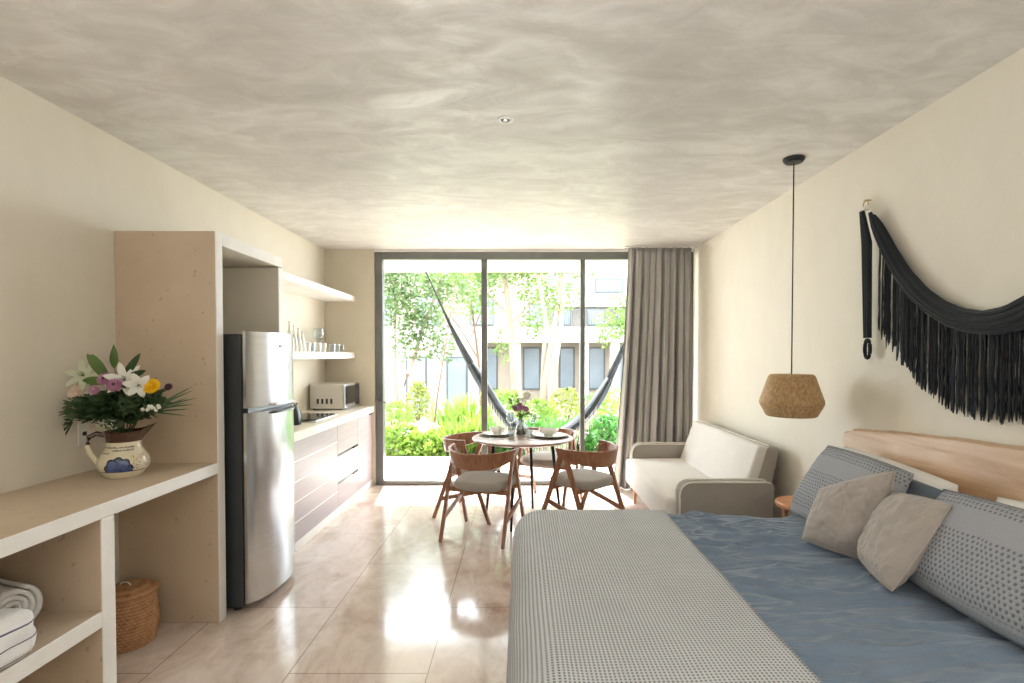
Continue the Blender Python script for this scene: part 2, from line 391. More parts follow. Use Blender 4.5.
# ------------------------------------------------------------------ kitchen counter and cabinets
M_wt = mat('worktop_plaster', 'EDE6D8', 'E2D9C8', 10, .4, bump=.04)
bm = B(); box(bm, XL, -1.672, 3.745, YB-.002, .845, .915, .006)
tag(obj('kitchen_worktop', bm, M_wt), 'pale stone kitchen worktop running from the fridge to the glass door', 'worktop')
bm = B(); box(bm, XL, -1.70, 3.745, YB-.002, 0, .075, .003); pl = obj('plinth', bm, M_edge); tag(pl, 'low white plinth under the kitchen cabinets', 'plinth')
M_cab = NT('cabinet_laminate'); M_cab.base(M_cab.ramp(M_cab.noise(M_cab.coord(scale=(4, 1, 12)), 3, 5), [(.3, lin('A29296')), (.7, lin('B0A1A2'))]))
M_cab.b.inputs['Roughness'].default_value = .36; M_cab = M_cab.m
M_cabin = mat('cabinet_inside', '6B5A52', rough=.6)
def cabinet(y0_, y1_, kind, label):
    t = thing('kitchen_cabinet', label, 'cabinet', (XL, y0_, .075), 0, 'kitchen base cabinets')
    L = y1_ - y0_; X = -1.715 - XL
    bm_ = B(); box(bm_, 0.002, X, .001, L-.001, 0, .769); obj('body', bm_, M_cabin, t)
    def front(nm, za, zb, m=M_cab):
        bm2 = B(); box(bm2, X+.001, X+.022, .002, L-.002, za, zb, .002); return obj(nm, bm2, m, t)
    if kind == 'plank':
        n = 5; h = .765 / n
        bm2 = B()
        for k in range(n): box(bm2, X+.001, X+.022, .002, L-.002, k*h+.003, (k+1)*h-.002, .002)
        box(bm2, X-.001+.001, X+.012, .002, L-.002, .002, .762)
        for f in bm2.faces: pass
        d = obj('door', bm2, M_cab, t)
        bm3 = B(); 
        for k in range(1, n): box(bm3, X+.0125, X+.0225, .004, L-.004, k*h-.004, k*h+.005)
        obj('groove_strip', bm3, M_edge, d)
    elif kind == 'drawers':
        for za, zb in ((.003, .215), (.235, .475), (.495, .765)):
            d = front('drawer', za, zb)
            bm3 = B(); box(bm3, X-.004, X+.018, .004, L-.004, zb+.001, zb+.016); box(bm3, X+.012, X+.034, L-.16, L-.01, zb+.001, zb+.012, .002)
            if zb < .7: obj('handle', bm3, M_plast, d)
            else: bm3.free()
    else:
        d = front('door', .003, .765)
        bm3 = B(); box(bm3, X+.012, X+.03, L-.12, L-.02, .745, .757, .002); obj('handle', bm3, M_plast, d)
    return t
cabinet(3.76, 4.88, 'plank', 'wide mauve-brown kitchen cabinet with horizontal grooves, next to the fridge')
cabinet(4.88, 5.48, 'drawers', 'mauve-brown kitchen cabinet with three drawers, in the middle of the counter')
cabinet(5.48, 6.02, 'door', 'plain narrow kitchen cabinet nearest the glass door')

# induction hob, microwave, sink, kettle
t = thing('hob', 'black glass hob with steel rim set on the worktop before the microwave', 'hob', (-1.96, 4.74, .915))
bm = B(); box(bm, -.25, .22, -.26, .26, 0, .018, .004); obj('steel_rim', bm, M_steel, t)
bm = B(); box(bm, -.24, .205, -.25, .25, .018, .026, .003); g = obj('glass_plate', bm, mat('hob_glass', '0B0B0D', rough=.06), t)
for a, b, r in ((-.1, -.12, .08), (-.1, .12, .065), (.09, -.12, .065), (.09, .12, .08)):
    bm = B(); lathe(bm, [(r-.004, 0), (r-.004, .001), (r, .001), (r, 0)], 32, (a, b, .026)); obj('cooking_zone', bm, mat('hob_print', '77797C', rough=.3), g)
t = thing('microwave_oven', 'white microwave oven with steel and black door on the kitchen worktop', 'microwave', (-1.985, 5.745, .916))
t.scale = (1, 1, .94)
bm = B(); box(bm, -.21, .13, -.24, .24, .012, .285, .006); obj('casing', bm, mat('microwave_casing', 'CFC9C0', rough=.35), t)
bm = B(); box(bm, .131, .155, -.24, .24, .012, .285, .004); dr = obj('door', bm, M_steel, t)
bm = B(); box(bm, .155, .159, -.235, .09, .06, .262, .002); obj('door_glass', bm, mat('microwave_glass', '0E1418', rough=.08), dr)
bm = B(); box(bm, .155, .159, .10, .235, .03, .275, .002); cp = obj('control_panel', bm, M_plast, t)
bm = B(); box(bm, .159, .161, .12, .215, .225, .255, .001); obj('display', bm, mat('display_glass', '24363A', rough=.1), cp)
bm = B(); tube(bm, [(.158, .167, .10), (.178, .167, .10)], .02, 16) ; obj('knob', bm, M_steel, cp, True)
bm = B(); 
for k in range(4): box(bm, -.14+k*.047, -.118+k*.047, -.2425, -.2395, .07, .125, .001)
obj('vent', bm, M_plast, t)
for x in (-.18, .1):
    for y in (-.2, .2):
        bm = B(); lathe(bm, [(0, -.002), (.012, -.002), (.012, .012), (0, .012)], 12, (x, y, 0)); obj('foot', bm, M_plast, t)
t = thing('sink', 'small round steel sink set into the worktop beside the fridge', 'sink', (-1.95, 4.06, .915))
bm = B(); lathe(bm, [(.17, .001), (.185, .004), (.185, .0), (.16, .001), (.15, .003), (.17, .003)], 32); obj('rim', bm, M_steel, t, True)
bm = B(); lathe(bm, [(.16, .002), (.03, .0015), (0, .0015)], 32); obj('basin', bm, M_dark, t, True)
t = thing('kettle', 'black rounded kettle on the worktop, mostly hidden by the fridge', 'kettle', (-1.95, 4.45, .917))
t.location = (-1.905, 4.36, .917)
bm = B(); lathe(bm, [(0, .0), (.085, .0), (.09, .02), (.085, .10), (.06, .155), (.05, .165), (0, .17)], 28); obj('body', bm, M_plast, t, True)
bm = B(); lathe(bm, [(.045, .168), (.03, .178), (.012, .182), (.012, .197), (0, .2)], 20); obj('lid', bm, M_plast, t, True)
bm = B(); tube(bm, [(0, -.08, .13), (0, -.14, .14), (0, -.15, .09), (0, -.086, .04)], .011, 8); obj('handle', bm, M_plast, t, True)
bm = B(); tube(bm, [(0, .07, .1), (0, .12, .15), (0, .135, .16)], [.02, .012, .009], 10); obj('spout', bm, M_plast, t, True)

# refrigerator (faces +x)
t = thing('refrigerator', 'tall stainless steel fridge freezer with charcoal sides, in the bay beside the counter', 'fridge', (0, 0, 0))
t.location = (-1.88, 3.33, 0)
def lx(x): return x + 1.88
def ly(y): return y - 3.33
bm = B(); box(bm, lx(-2.2), lx(-1.60), ly(3.03), ly(3.63), .03, 1.61, .008); obj('cabinet_body', bm, M_dark, t)
def fdoor(name, z0_, z1_):
    bm_ = B(); n = 20; out = [(lx(-1.588), ly(3.025))]
    for i in range(n+1):
        s = i/n; y = 3.025 + .61*s; bul = .078*(1-(2*s-1)**2)**.75 if 0 < s < 1 else 0
        out.append((lx(-1.572) + bul, ly(y)))
    out.append((lx(-1.588), ly(3.635)))
    for za, zb, sc in ((z0_, z1_, 1),):
        lo = [bm_.verts.new((x, y, za)) for x, y in out]; hi = [bm_.verts.new((x, y, zb)) for x, y in out]
        m_ = len(out)
        for i in range(m_): bm_.faces.new([lo[i], lo[(i+1) % m_], hi[(i+1) % m_], hi[i]])
        bm_.faces.new(lo[::-1]); bm_.faces.new(hi)
    o = obj(name, bm_, M_steel, t, True); return o
d1 = fdoor('freezer_door', 1.185, 1.625); d2 = fdoor('fridge_door', .055, 1.155)
bm = B(); box(bm, lx(-1.60), lx(-1.565), ly(3.035), ly(3.625), 1.157, 1.183); obj('gap_trim', bm, M_plast, t)
for (par, z) in ((d1, 1.187), (d2, 1.138)):
    bm = B(); pts = []
    for i in range(12):
        s = .25 + .6*i/11; y = 3.025 + .61*s; bul = .078*(1-(2*s-1)**2)**.75
        pts.append((lx(-1.572)+bul+.006, ly(y), z + .006))
    tube(bm, pts, [.004]+[.010]*10+[.004], 8); obj('handle', bm, M_black if par is d2 else M_steel, par, True)
bm = B(); tube(bm, [(lx(-1.50), ly(3.30), 1.545), (lx(-1.488), ly(3.30), 1.545)], .02, 20, sx=.45, sy=1.0); obj('badge', bm, M_alu, d1, True)
for x in (-2.15, -1.66):
    for y in (3.08, 3.58):
        bm = B(); lathe(bm, [(0, 0), (.02, 0), (.018, .03), (0, .03)], 12, (lx(x), ly(y), 0)); obj('foot', bm, M_plast, t)
# ------------------------------------------------------------------ crockery on the lower wall shelf
ZS = 1.519
def bottle(h, r, loc, lab):
    bm_ = B(); lathe(bm_, [(0, 0), (r, 0), (r*1.02, h*.12), (r*.95, h*.35), (r*.6, h*.6), (r*.3, h*.8), (r*.24, h*.97), (r*.28, h), (r*.18, h), (0, h*.96)], 20)
    o = obj('ceramic_bottle', bm_, M_cer, None, True); o.location = loc; tag(o, lab, 'bottle', 'white bottles on the kitchen shelf'); return o
bottle(.262, .036, (-2.0, 4.585, ZS), 'tallest white bottle on the lower kitchen shelf, nearest the fridge')
bottle(.235, .032, (-2.0, 4.675, ZS), 'second white bottle from the fridge on the lower kitchen shelf')
bottle(.215, .032, (-2.0, 4.765, ZS), 'third white bottle from the fridge on the lower kitchen shelf')
bottle(.185, .032, (-2.0, 4.855, ZS), 'shortest white bottle, nearest the cups on the kitchen shelf')
def tumbler(nm, r, h, loc, lab, cat, grp, m=M_glass):
    bm_ = B(); lathe(bm_, [(0, 0), (r*.82, 0), (r, h), (r-.003, h), (r*.78, .008), (0, .008)], 20)
    o = obj(nm, bm_, m, None, True); o.location = loc; tag(o, lab, cat, grp); return o
G = 'cups and glasses on the kitchen shelf'
tumbler('white_cup', .036, .085, (-2.0, 4.96, ZS), 'white cup between the bottles and the plain tumblers on the kitchen shelf', 'cup', G, M_cer)
tumbler('tumbler', .036, .09, (-2.0, 5.07, ZS), 'clear tumbler beside the single white cup nearest the bottles', 'glass', G)
tumbler('white_cup', .036, .09, (-2.0, 5.22, ZS), 'white cup below the stacked glasses, middle of the kitchen shelf', 'cup', G, M_cer)
tumbler('white_cup', .034, .09, (-1.99, 5.33, ZS), 'white cup standing just right of the middle white cup on the shelf', 'cup', G, M_cer)
for k, (y, lab) in enumerate(((5.56, 'clear tumbler on the right half of the kitchen shelf, nearer the cups'), (5.70, 'clear tumbler between two other tumblers at the right end of the kitchen shelf'), (5.84, 'clear tumbler at the far right end of the kitchen shelf'))):
    tumbler('tumbler', .034, .085, (-1.98, y, ZS), lab, 'glass', G)
def wineglass(loc, lab, s=1, grp=None):
    bm_ = B(); lathe(bm_, [(0, 0), (.032, 0), (.03, .003), (.004, .008), (.0035, .075), (.012, .085), (.034, .11), (.04, .135), (.034, .18), (.032, .18), (.038, .135), (.032, .112), (0, .09)], 20)
    o = obj('wine_glass', bm_, M_glass, None, True); o.scale = (s, s, s); o.location = loc; tag(o, lab, 'glass', grp); return o
wineglass((-2.10, 5.50, ZS), 'tall stemmed glass at the back of the kitchen shelf behind the white cups', 1.35)

# ------------------------------------------------------------------ towels, basket, outlet, jug of flowers
M_towel = mat('white_terry', 'E9E6E3', 'F2F0EE', 200, .95, bump=.6, bscale=300)
def stripe_towel():
    t_ = NT('striped_terry'); v_ = t_.coord(rot=(0, 0, 0)); sp = t_.n('ShaderNodeSeparateXYZ'); t_.l(v_, sp.inputs[0])
    s_ = t_.math('ADD', t_.math('MULTIPLY', sp.outputs[2], 1.0), t_.math('MULTIPLY', sp.outputs[0], .35))
    m_ = t_.math('GREATER_THAN', t_.math('PINGPONG', t_.math('DIVIDE', s_, .052), .5), .455)
    t_.base(t_.mix(m_, lin('F0EFEF'), lin('5A5E7C'))); t_.b.inputs['Roughness'].default_value = .95
    t_.bump(t_.noise(v_, 250, 3), .6, .004); return t_.m
# rolled towel: spiral roll lying along y
bm = B()
def roll(u, v_):
    a = u*2*pi*3.2; r = .018 + .068*(a/(2*pi*3.2))
    y = -.15 + .3*v_; return Vector((r*cos(a)*1.05, y + .006*sin(a*2), r*sin(a)*.92 + .004*nz(a, y*8))), (u, v_)
grid(bm, roll, 110, 10)
o = obj('rolled_towel', bm, M_towel, None, 'all'); solid(o, .016, 0); o.location = (-1.985, 1.95, .566); o.rotation_euler = (0, R(10), R(72)); tag(o, 'white rolled bath towel behind the striped towel on the lower shelf', 'towel')
t = thing('folded_towel', 'white folded towel with thin blue stripes at the front of the lower shelf', 'towel', (-1.83, 1.62, .467), R(-5))
bm = B(); box(bm, -.17, .17, -.20, .20, 0, .165, .05, 5)
bmesh.ops.subdivide_edges(bm, edges=bm.edges[:], cuts=5, use_grid_fill=True)
for v_ in bm.verts:
    d_ = .012*nz(v_.co.x*9, v_.co.y*9, v_.co.z*20+3); v_.co += Vector((d_, d_*.6, d_ if v_.co.z > .02 else 0))
    if v_.co.z < .002: v_.co.z = .001
    v_.co.z *= 1 - .18*max(0, v_.co.y/.2)*0 + .0
obj('towel_cloth', bm, stripe_towel(), t, 'all')
bm = B(); box(bm, .171, .175, -.03, .0, .012, .04, .001); obj('care_tag', bm, M_dark, t)
# wicker basket
M_wick = NT('wicker'); vv = M_wick.coord(); sp = M_wick.n('ShaderNodeSeparateXYZ'); M_wick.l(vv, sp.inputs[0])
hh = M_wick.math('PINGPONG', M_wick.math('DIVIDE', sp.outputs[2], .017), .5)
M_wick.base(M_wick.mix(M_wick.math('MULTIPLY', hh, 1.4), M_wick.ramp(M_wick.noise(vv, 30, 4), [(.3, lin('8A5A38')), (.7, lin('C8956A'))]), lin('D8AC80'))); M_wick.b.inputs['Roughness'].default_value = .6
M_wick = M_wick.m
t = thing('wicker_basket', 'brown lidded wicker basket on the floor in the tall bay', 'basket', (-2.035, 2.72, 0))
t.scale = (.95, .95, .98)
bm = B(); N = 72
def wick(u, v_):
    a = u*2*pi; z = v_*.27; k = round(v_*36); r = .118 + .018*sin(pi*v_) + .006*sin(a*N/2 + pi*(k//2 % 2))
    return Vector((r*cos(a), r*sin(a), z + .001)), (u, v_)
grid(bm, wick, N*2, 36); bm.faces.new([bm.verts.new((.116*cos(2*pi*i/24), .116*sin(2*pi*i/24), .002)) for i in range(24)][::-1])
obj('basket_body', bm, M_wick, t, 'all')
bm = B(); 
def lid(u, v_):
    a = u*2*pi; r = .132*(1-v_) + .0005; k = int(v_*20)
    return Vector((r*cos(a), r*sin(a), .272 + .045*(1-(1-v_)**2)**.8*1.0 + .003*sin(a*30 + pi*(k % 2)))), (u, v_)
grid(bm, lid, 120, 20); ld = obj('lid', bm, M_wick, t, 'all')
bm = B(); tube(bm, [(.134*cos(2*pi*i/40), .134*sin(2*pi*i/40), .274) for i in range(41)], .009, 6, False); obj('lid_rim', bm, M_wick, ld, True)
bm = B(); tube(bm, [(-.03, -.02, .312), (-.018, -.02, .328), (.018, -.02, .328), (.03, -.02, .312)], .004, 6); obj('loop', bm, M_pipe, ld, True)
# outlet
t = thing('wall_outlet', 'white wall socket plate on the left wall behind the flowers', 'outlet', (XL, 2.69, 1.09))
bm = B(); box(bm, .0, .008, -.035, .035, -.06, .06, .003); obj('plate', bm, M_white, t)
for z in (-.028, .0, .028): 
    bm = B(); box(bm, .008, .011, -.012, .012, z-.010, z+.010, .001); obj('socket', bm, M_dark if z == 0 else M_white, t)
# ceramic jug
t = thing('ceramic_jug', 'hand painted cream and brown jug on the plaster counter, with a blue flower motif', 'jug', (-1.955, 2.60, .896))
M_jc = mat('jug_cream', 'DDD2B4', 'E6DCC2', 8, .2, coat=.4); M_jb = mat('jug_brown', '3E2018', '4C281C', 8, .18, coat=.5)
M_jblue = mat('jug_blue', '3A4A78', '5A6C9C', 30, .25, coat=.4); M_jdk = mat('jug_ink', '1C1C26', rough=.3); M_jor = mat('jug_orange', 'C07A4A', rough=.3)
prof = [(0, 0), (.072, 0), (.085, .012), (.104, .045), (.108, .062), (.105, .085), (.092, .112), (.078, .135), (.072, .155), (.072, .172), (.073, .185), (.080, .21), (.086, .222), (.080, .222), (.072, .20), (.066, .16), (.07, .12), (0, .05)]
def jr(z):
    for (r0, z0_), (r1, z1_) in zip(prof[:13], prof[1:13]):
        if z0_ <= z <= z1_ and z1_ > z0_: return r0 + (r1-r0)*(z-z0_)/(z1_-z0_)
    return .07
bm = B(); lathe(bm, prof, 40, mi=[0]*9 + [1]*8)
# pull the spout (to the right and up)
for v_ in bm.verts:
    if v_.co.z > .17:
        a = math.atan2(v_.co.y, v_.co.x); k = max(0, cos(a - .5))**6 * (v_.co.z-.17)/.05
        v_.co += Vector((.05*k*cos(.5), .05*k*sin(.5), .03*k))
# painted motif laid into the glaze
def patch(a0, z0_, pts, mi, off=.0012):
    vs = []
    for dx, dz in pts:
        z = z0_ + dz; r = jr(z) + off; a = a0 + dx/r; vs.append(bm.verts.new((r*cos(a), r*sin(a), z)))
    f = bm.faces.new(vs); f.material_index = mi
A0 = R(-66)
for k in range(5):
    th = pi*(k+.5)/5; L = .060 if 0 < k < 4 else .056
    for (sc, mi, off) in ((1.12, 3, .0012+.0014*(k % 2)), (.98, 2, .0019+.0014*(k % 2))):
        # build petal as strips so it hugs the curve
        prev = None
        for s in range(7):
            q = s/6; wd = (.020*sin(pi*min(1, q*.70+.1)) + .001)*sc; 
            if s == 6: wd *= .45
            cx, cz = cos(th)*L*q*sc, sin(th)*L*q*sc; nx, nz_ = -sin(th), cos(th)
            row = []
            for e in (-1, 0, 1):
                dx, dz = cx + nx*wd*e, cz + nz_*wd*e; z = .040 + max(dz, -.004); r = jr(z) + off + (.0006 if e == 0 else 0); a = A0 + dx/r
                row.append(bm.verts.new((r*cos(a), r*sin(a), z)))
            if prev:
                for i in (0, 1):
                    f = bm.faces.new([prev[i], row[i], row[i+1], prev[i+1]]); f.material_index = mi
            prev = row
# ring line and small brush marks
for i in range(40):
    a = 2*pi*i/40; b = 2*pi*(i+1)/40; r = jr(.034)+.0012; r2 = jr(.038)+.0012
    f = bm.faces.new([bm.verts.new((r*cos(a), r*sin(a), .034)), bm.verts.new((r*cos(b), r*sin(b), .034)), bm.verts.new((r2*cos(b), r2*sin(b), .0375)), bm.verts.new((r2*cos(a), r2*sin(a), .0375))]); f.material_index = 3
rnd = random.Random(3)
for row, (zz, n0, n1) in enumerate(((.146, -22, 18), (.132, -8, 16), (.120, -24, -10))):
    for k in range(n0, n1):
        a = A0 + k*.047; h = rnd.uniform(.003, .009); s = rnd.uniform(-.003, .003)
        patch(a, zz, [(0, 0), (.002, 0), (.002+s, h), (s, h)], 3)
        if rnd.random() < .6: patch(a, zz + rnd.uniform(0, .005), [(0, 0), (.0042, .001), (.0042, .0026), (0, .0018)], 3)
for k in range(46):
    a = A0 + rnd.uniform(.5, 1.4); z = rnd.uniform(.045, .115)
    patch(a, z, [(0, 0), (.004, .001), (.003, .005), (-.001, .004)], 4 if z > .08 else 3)
obj('jug_body', bm, [M_jc, M_jb, M_jblue, M_jdk, M_jor], t, True)
bm = B(); hp = [(-.07, 0, .205), (-.105, 0, .215), (-.135, 0, .20), (-.14, 0, .165), (-.13, 0, .12), (-.11, 0, .085), (-.10, 0, .072)]
hp = [Vector(p) for p in hp]; Rz = Matrix.Rotation(R(32), 3, 'Z'); hp = [Rz @ p for p in hp]
tube(bm, hp, .012, 10, sx=1, sy=.8)
for f in bm.faces:
    f.material_index = 1 if f.calc_center_median().z > .17 else 0
obj('handle', bm, [M_jc, M_jb], t, True)
# bouquet, every stem its own thing, standing in the jug
JL = Vector((-1.955, 2.60, .896))
L_dk = leafmat('bouquet_leaf_dark', '24391F', '35502A', .15, 20); L_md = leafmat('bouquet_leaf_green', '4C6A2C', '6B8A3C', .25, 20); L_gy = leafmat('bouquet_filler_green', '3C5234', '566C48', .2, 20)
F_w = leafmat('lily_white', 'F4F3E6', 'FBFAF2', .2, 20); F_wg = leafmat('pale_petal', 'CDD4B4', 'DDE2C8', .2, 20); F_y = leafmat('petal_yellow', 'F0B400', 'FFD000', .1, 30)
F_p = leafmat('petal_mauve', '9E6486', 'C796B0', .15, 40); F_k = leafmat('petal_blush', 'D9BCA4', 'EAD6C2', .15, 40); F_d = leafmat('petal_burgundy', '33182A', '4A2238', .1, 40)
def leaf(bm, p, d, L, W, curl=.2, mi=0, seg=5, up=Vector((0, 0, 1)), nrm=None):
    p = Vector(p); d = Vector(d).normalized(); s = d.cross(nrm if nrm else up)
    if s.length < 1e-3: s = Vector((1, 0, 0))
    s.normalize(); n_ = s.cross(d).normalized(); prev = None
    for i in range(seg+1):
        q = i/seg; wd = W/2*sin(pi*min(.97, q*.88+.08))**.8; c = p + d*L*q - n_*curl*L*q*q
        if i == seg: row = [bm.verts.new(c)]*1
        else: row = [bm.verts.new(c - s*wd), bm.verts.new(c + n_*wd*-.15), bm.verts.new(c + s*wd)]
        if prev:
            if len(row) == 1:
                for a in (0, 1): f = bm.faces.new([prev[a], prev[a+1], row[0]]); f.material_index = mi
            else:
                for a in (0, 1): f = bm.faces.new([prev[a], prev[a+1], row[a+1], row[a]]); f.material_index = mi
        prev = row
def jpos(px, py, y):  # where a bloom of the bouquet stands
    return Vector(((px-521)*y/F, y, CAMZ-(py-355)*y/F)) - JL
def stem(t_, top, m=L_dk, r=.0025, mouth=None):
    bm_ = B(); mo = mouth or Vector((top.x*.12, top.y*.12, .2)); bo = Vector((-top.x*.1, -top.y*.1, .075))
    mid = (mo + top)/2 + Vector((top.x*-.05, top.y*-.05, .02))
    tube(bm_, [bo, mo, mid, top], [r, r, r*.8, r*.7], 6); obj('stem', bm_, m, t_, True)
def flower(name, label, cat, top, builder, grp='cut flowers in the painted jug', m=L_dk):
    t_ = thing(name, label, cat, tuple(JL), 0, grp); stem(t_, top, m); builder(t_, top); return t_
def lily(t_, top, face=Vector((.3, -1, .35)), L=.085, m=F_w):
    bm_ = B(); face = face.normalized(); u = face.cross(Vector((0, 0, 1))).normalized(); w_ = u.cross(face)
    for k in range(6):
        a = 2*pi*k/6 + .2; d = (u*cos(a) + w_*sin(a))*.85 + face*.6
        leaf(bm_, top, d, L, .034, .45, 0, 6, nrm=face)
    obj('petals', bm_, m, t_, 'all')
    bm_ = B()
    for k in range(5):
        a = 2*pi*k/5; tube(bm_, [top, top + face*.035 + (u*cos(a)+w_*sin(a))*.012], .0015, 5)
    obj('stamens', bm_, L_md, t_)
def daisy(m1, m2, r, n=18, layers=2, face=Vector((.2, -1, .5))):
    def b_(t_, top):
        fc = face.normalized(); u = fc.cross(Vector((0, 0, 1))).normalized(); w_ = u.cross(fc); bm_ = B()
        for l_ in range(layers):
            for k in range(n):
                a = 2*pi*(k + .5*l_)/n; rr = r*(1 - .25*l_)
                leaf(bm_, top + fc*.004*l_, (u*cos(a) + w_*sin(a)) + fc*(.12+.28*l_), rr, rr*.33, .12, 0, 4, nrm=fc)
        obj('petals', bm_, m1, t_, 'all')
        bm_ = B(); bmesh.ops.create_uvsphere(bm_, u_segments=12, v_segments=8, radius=r*.26, matrix=Matrix.Translation(top + fc*.006)); obj('flower_centre', bm_, m2, t_, 'all')
    return b_
flower('white_lily', 'large open white lily at the front centre of the bouquet', 'flower', jpos(125, 380, 2.55), lily)
flower('white_lily', 'pale greenish white lily at the upper left of the bouquet, behind', 'flower', jpos(84, 376, 2.60), lambda a, b: lily(a, b, Vector((.1, -1, .5)), .085, F_wg))
flower('white_lily', 'drooping white lily bloom beside the yellow flower', 'flower', jpos(138, 385, 2.52), lambda a, b: lily(a, b, Vector((.8, -1, -.2)), .06))
flower('yellow_chrysanthemum', 'bright yellow chrysanthemum on the right of the bouquet', 'flower', jpos(151, 386, 2.54), daisy(F_y, F_y, .042, 24, 4))
flower('mauve_daisy', 'mauve daisy in the middle of the bouquet, lower of the two', 'flower', jpos(114, 385, 2.50), daisy(F_p, F_d, .038, 18, 3))
flower('mauve_daisy', 'mauve daisy left of centre, upper of the two in the bouquet', 'flower', jpos(104, 379, 2.53), daisy(F_p, F_d, .036, 18, 3))
flower('mauve_daisy', 'small dusky mauve bloom low on the left of the two mauve daisies', 'flower', jpos(94, 390, 2.53), daisy(F_p, F_k, .028, 16, 3))
flower('blush_daisy', 'blush coloured bloom at the far left of the bouquet, upper', 'flower', jpos(76, 394, 2.56), daisy(F_k, F_k, .046, 18, 3, Vector((.1, -1, .2))))
flower('blush_daisy', 'blush coloured bloom hanging lowest at the far left of the bouquet', 'flower', jpos(70, 409, 2.55), daisy(F_k, F_k, .042, 18, 3, Vector((.0, -1, -.1))))
flower('burgundy_daisy', 'small dark burgundy bloom right of the yellow flower', 'flower', jpos(168, 387, 2.56), daisy(F_d, F_d, .022, 14, 3))
def bud(t_, top):
    bm_ = B(); pts = [top + Vector((0, 0, .115*(i/6)-.02)) for i in range(7)]; tube(bm_, pts, [.004, .013, .017, .017, .013, .007, .001], 10); obj('bud', bm_, L_md, t_, True)
flower('lily_bud', 'tall upright green lily bud at the top centre of the bouquet', 'flower bud', jpos(114, 364, 2.55), bud, m=L_md)
def leafy(ls, m=L_dk, W=.03):
    def b_(t_, top):
        bm_ = B()
        for p, d, L in ls: leaf(bm_, top + Vector(p), d, L, W, .15, 0, 7, nrm=Vector((.5, -1, .25)))
        obj('leaves', bm_, m, t_, 'all')
    return b_
flower('lily_leaf_stem', 'leafy stem with broad upright leaves at the upper left of the bouquet', 'foliage', jpos(108, 380, 2.57), leafy([((0, 0, 0), (-.65, -.2, 1), .16), ((-.0, 0, -.01), (-.3, -.3, .9), .15), ((0, 0, -.01), (-.9, -.1, .1), .13)], L_md, .045))
flower('lily_leaf_stem', 'leafy stem with dark leaves pointing to the upper right of the bouquet', 'foliage', jpos(122, 380, 2.56), leafy([((0, 0, 0), (.7, -.2, .9), .16), ((0, 0, .0), (.9, -.2, .35), .13), ((0, 0, -.01), (.5, -.6, -.1), .1)], L_dk, .034))
def grass(dirs, m=L_dk, L=.14):
    def b_(t_, top):
        bm_ = B()
        for d in dirs: leaf(bm_, top, d, L, .009, .25, 0, 5, nrm=Vector((.4,-1,.2))); leaf(bm_, top - Vector((0, 0, .01)), (d[0], d[1], d[2]-.2), L*.8, .008, .25, 0, 5, nrm=Vector((.4,-1,.2)))
        obj('blades', bm_, m, t_, 'all')
    return b_
flower('grass_spray', 'thin grassy spray reaching out right of the bouquet', 'foliage', jpos(150, 410, 2.56), grass([(1, -.1, .5), (1, 0, .3), (1, .1, .65), (.9, -.2, .15)], L_gy, .21))
flower('grass_spray', 'dark thin spray reaching out to the lower left of the bouquet', 'foliage', jpos(72, 420, 2.58), grass([(-1, -.1, .1), (-1, .1, -.1), (-.8, -.2, -.5), (-.5, -.1, -.6)], L_dk, .13))
def cluster(m, rx, ry, rz, n, L=.03, W=.012, m2=None, seed=1, nb=0, mb=None, rb=.004):
    def b_(t_, top):
        rn = random.Random(seed); bm_ = B()
        for i in range(n):
            th = rn.uniform(0, 2*pi); z = rn.uniform(-1, 1); rr = math.sqrt(1-z*z)*rn.uniform(.4, 1)
            p = top + Vector((rx*rr*cos(th), ry*rr*sin(th), rz*z)); d = Vector((cos(th), sin(th)-.3, rn.uniform(-.4, .9)))
            leaf(bm_, p, d, L*rn.uniform(.6, 1.4), W*rn.uniform(.6, 1.2), .2, 0, 3, nrm=Vector((rn.gauss(.4, .6), -1, rn.gauss(.3, .6))))
        obj('leaves', bm_, m, t_, 'all')
        if nb:
            bm_ = B()
            for i in range(nb):
                p = top + Vector((rn.uniform(-rx, rx), rn.uniform(-ry, .0)-.01, rn.uniform(-rz, rz))); bmesh.ops.create_icosphere(bm_, subdivisions=1, radius=rb*rn.uniform(.6, 1.3), matrix=Matrix.Translation(p))
            obj('blossoms', bm_, mb, t_, 'all')
    return b_
flower('filler_foliage', 'dense dark filler greenery over the middle of the jug mouth', 'foliage', jpos(118, 408, 2.58), cluster(L_dk, .13, .09, .065, 700, .045, .018, seed=1))
flower('filler_foliage', 'dark filler greenery at the left of the bouquet', 'foliage', jpos(92, 408, 2.58), cluster(L_gy, .10, .08, .055, 420, .04, .015, seed=2))
flower('filler_foliage', 'green filler sprigs at the right of the bouquet', 'foliage', jpos(143, 403, 2.58), cluster(L_gy, .09, .07, .055, 420, .04, .014, seed=3))
flower('baby_breath', 'tiny pale blossoms hanging low in front over the jug rim', 'flower', jpos(110, 424, 2.50), cluster(L_gy, .045, .03, .022, 60, .015, .005, seed=4, nb=50, mb=F_wg, rb=.003))
flower('white_blossom_sprig', 'small white blossoms on the right side under the yellow flower', 'flower', jpos(153, 408, 2.52), cluster(L_gy, .04, .02, .012, 30, .02, .006, seed=5, nb=16, mb=F_w, rb=.008))

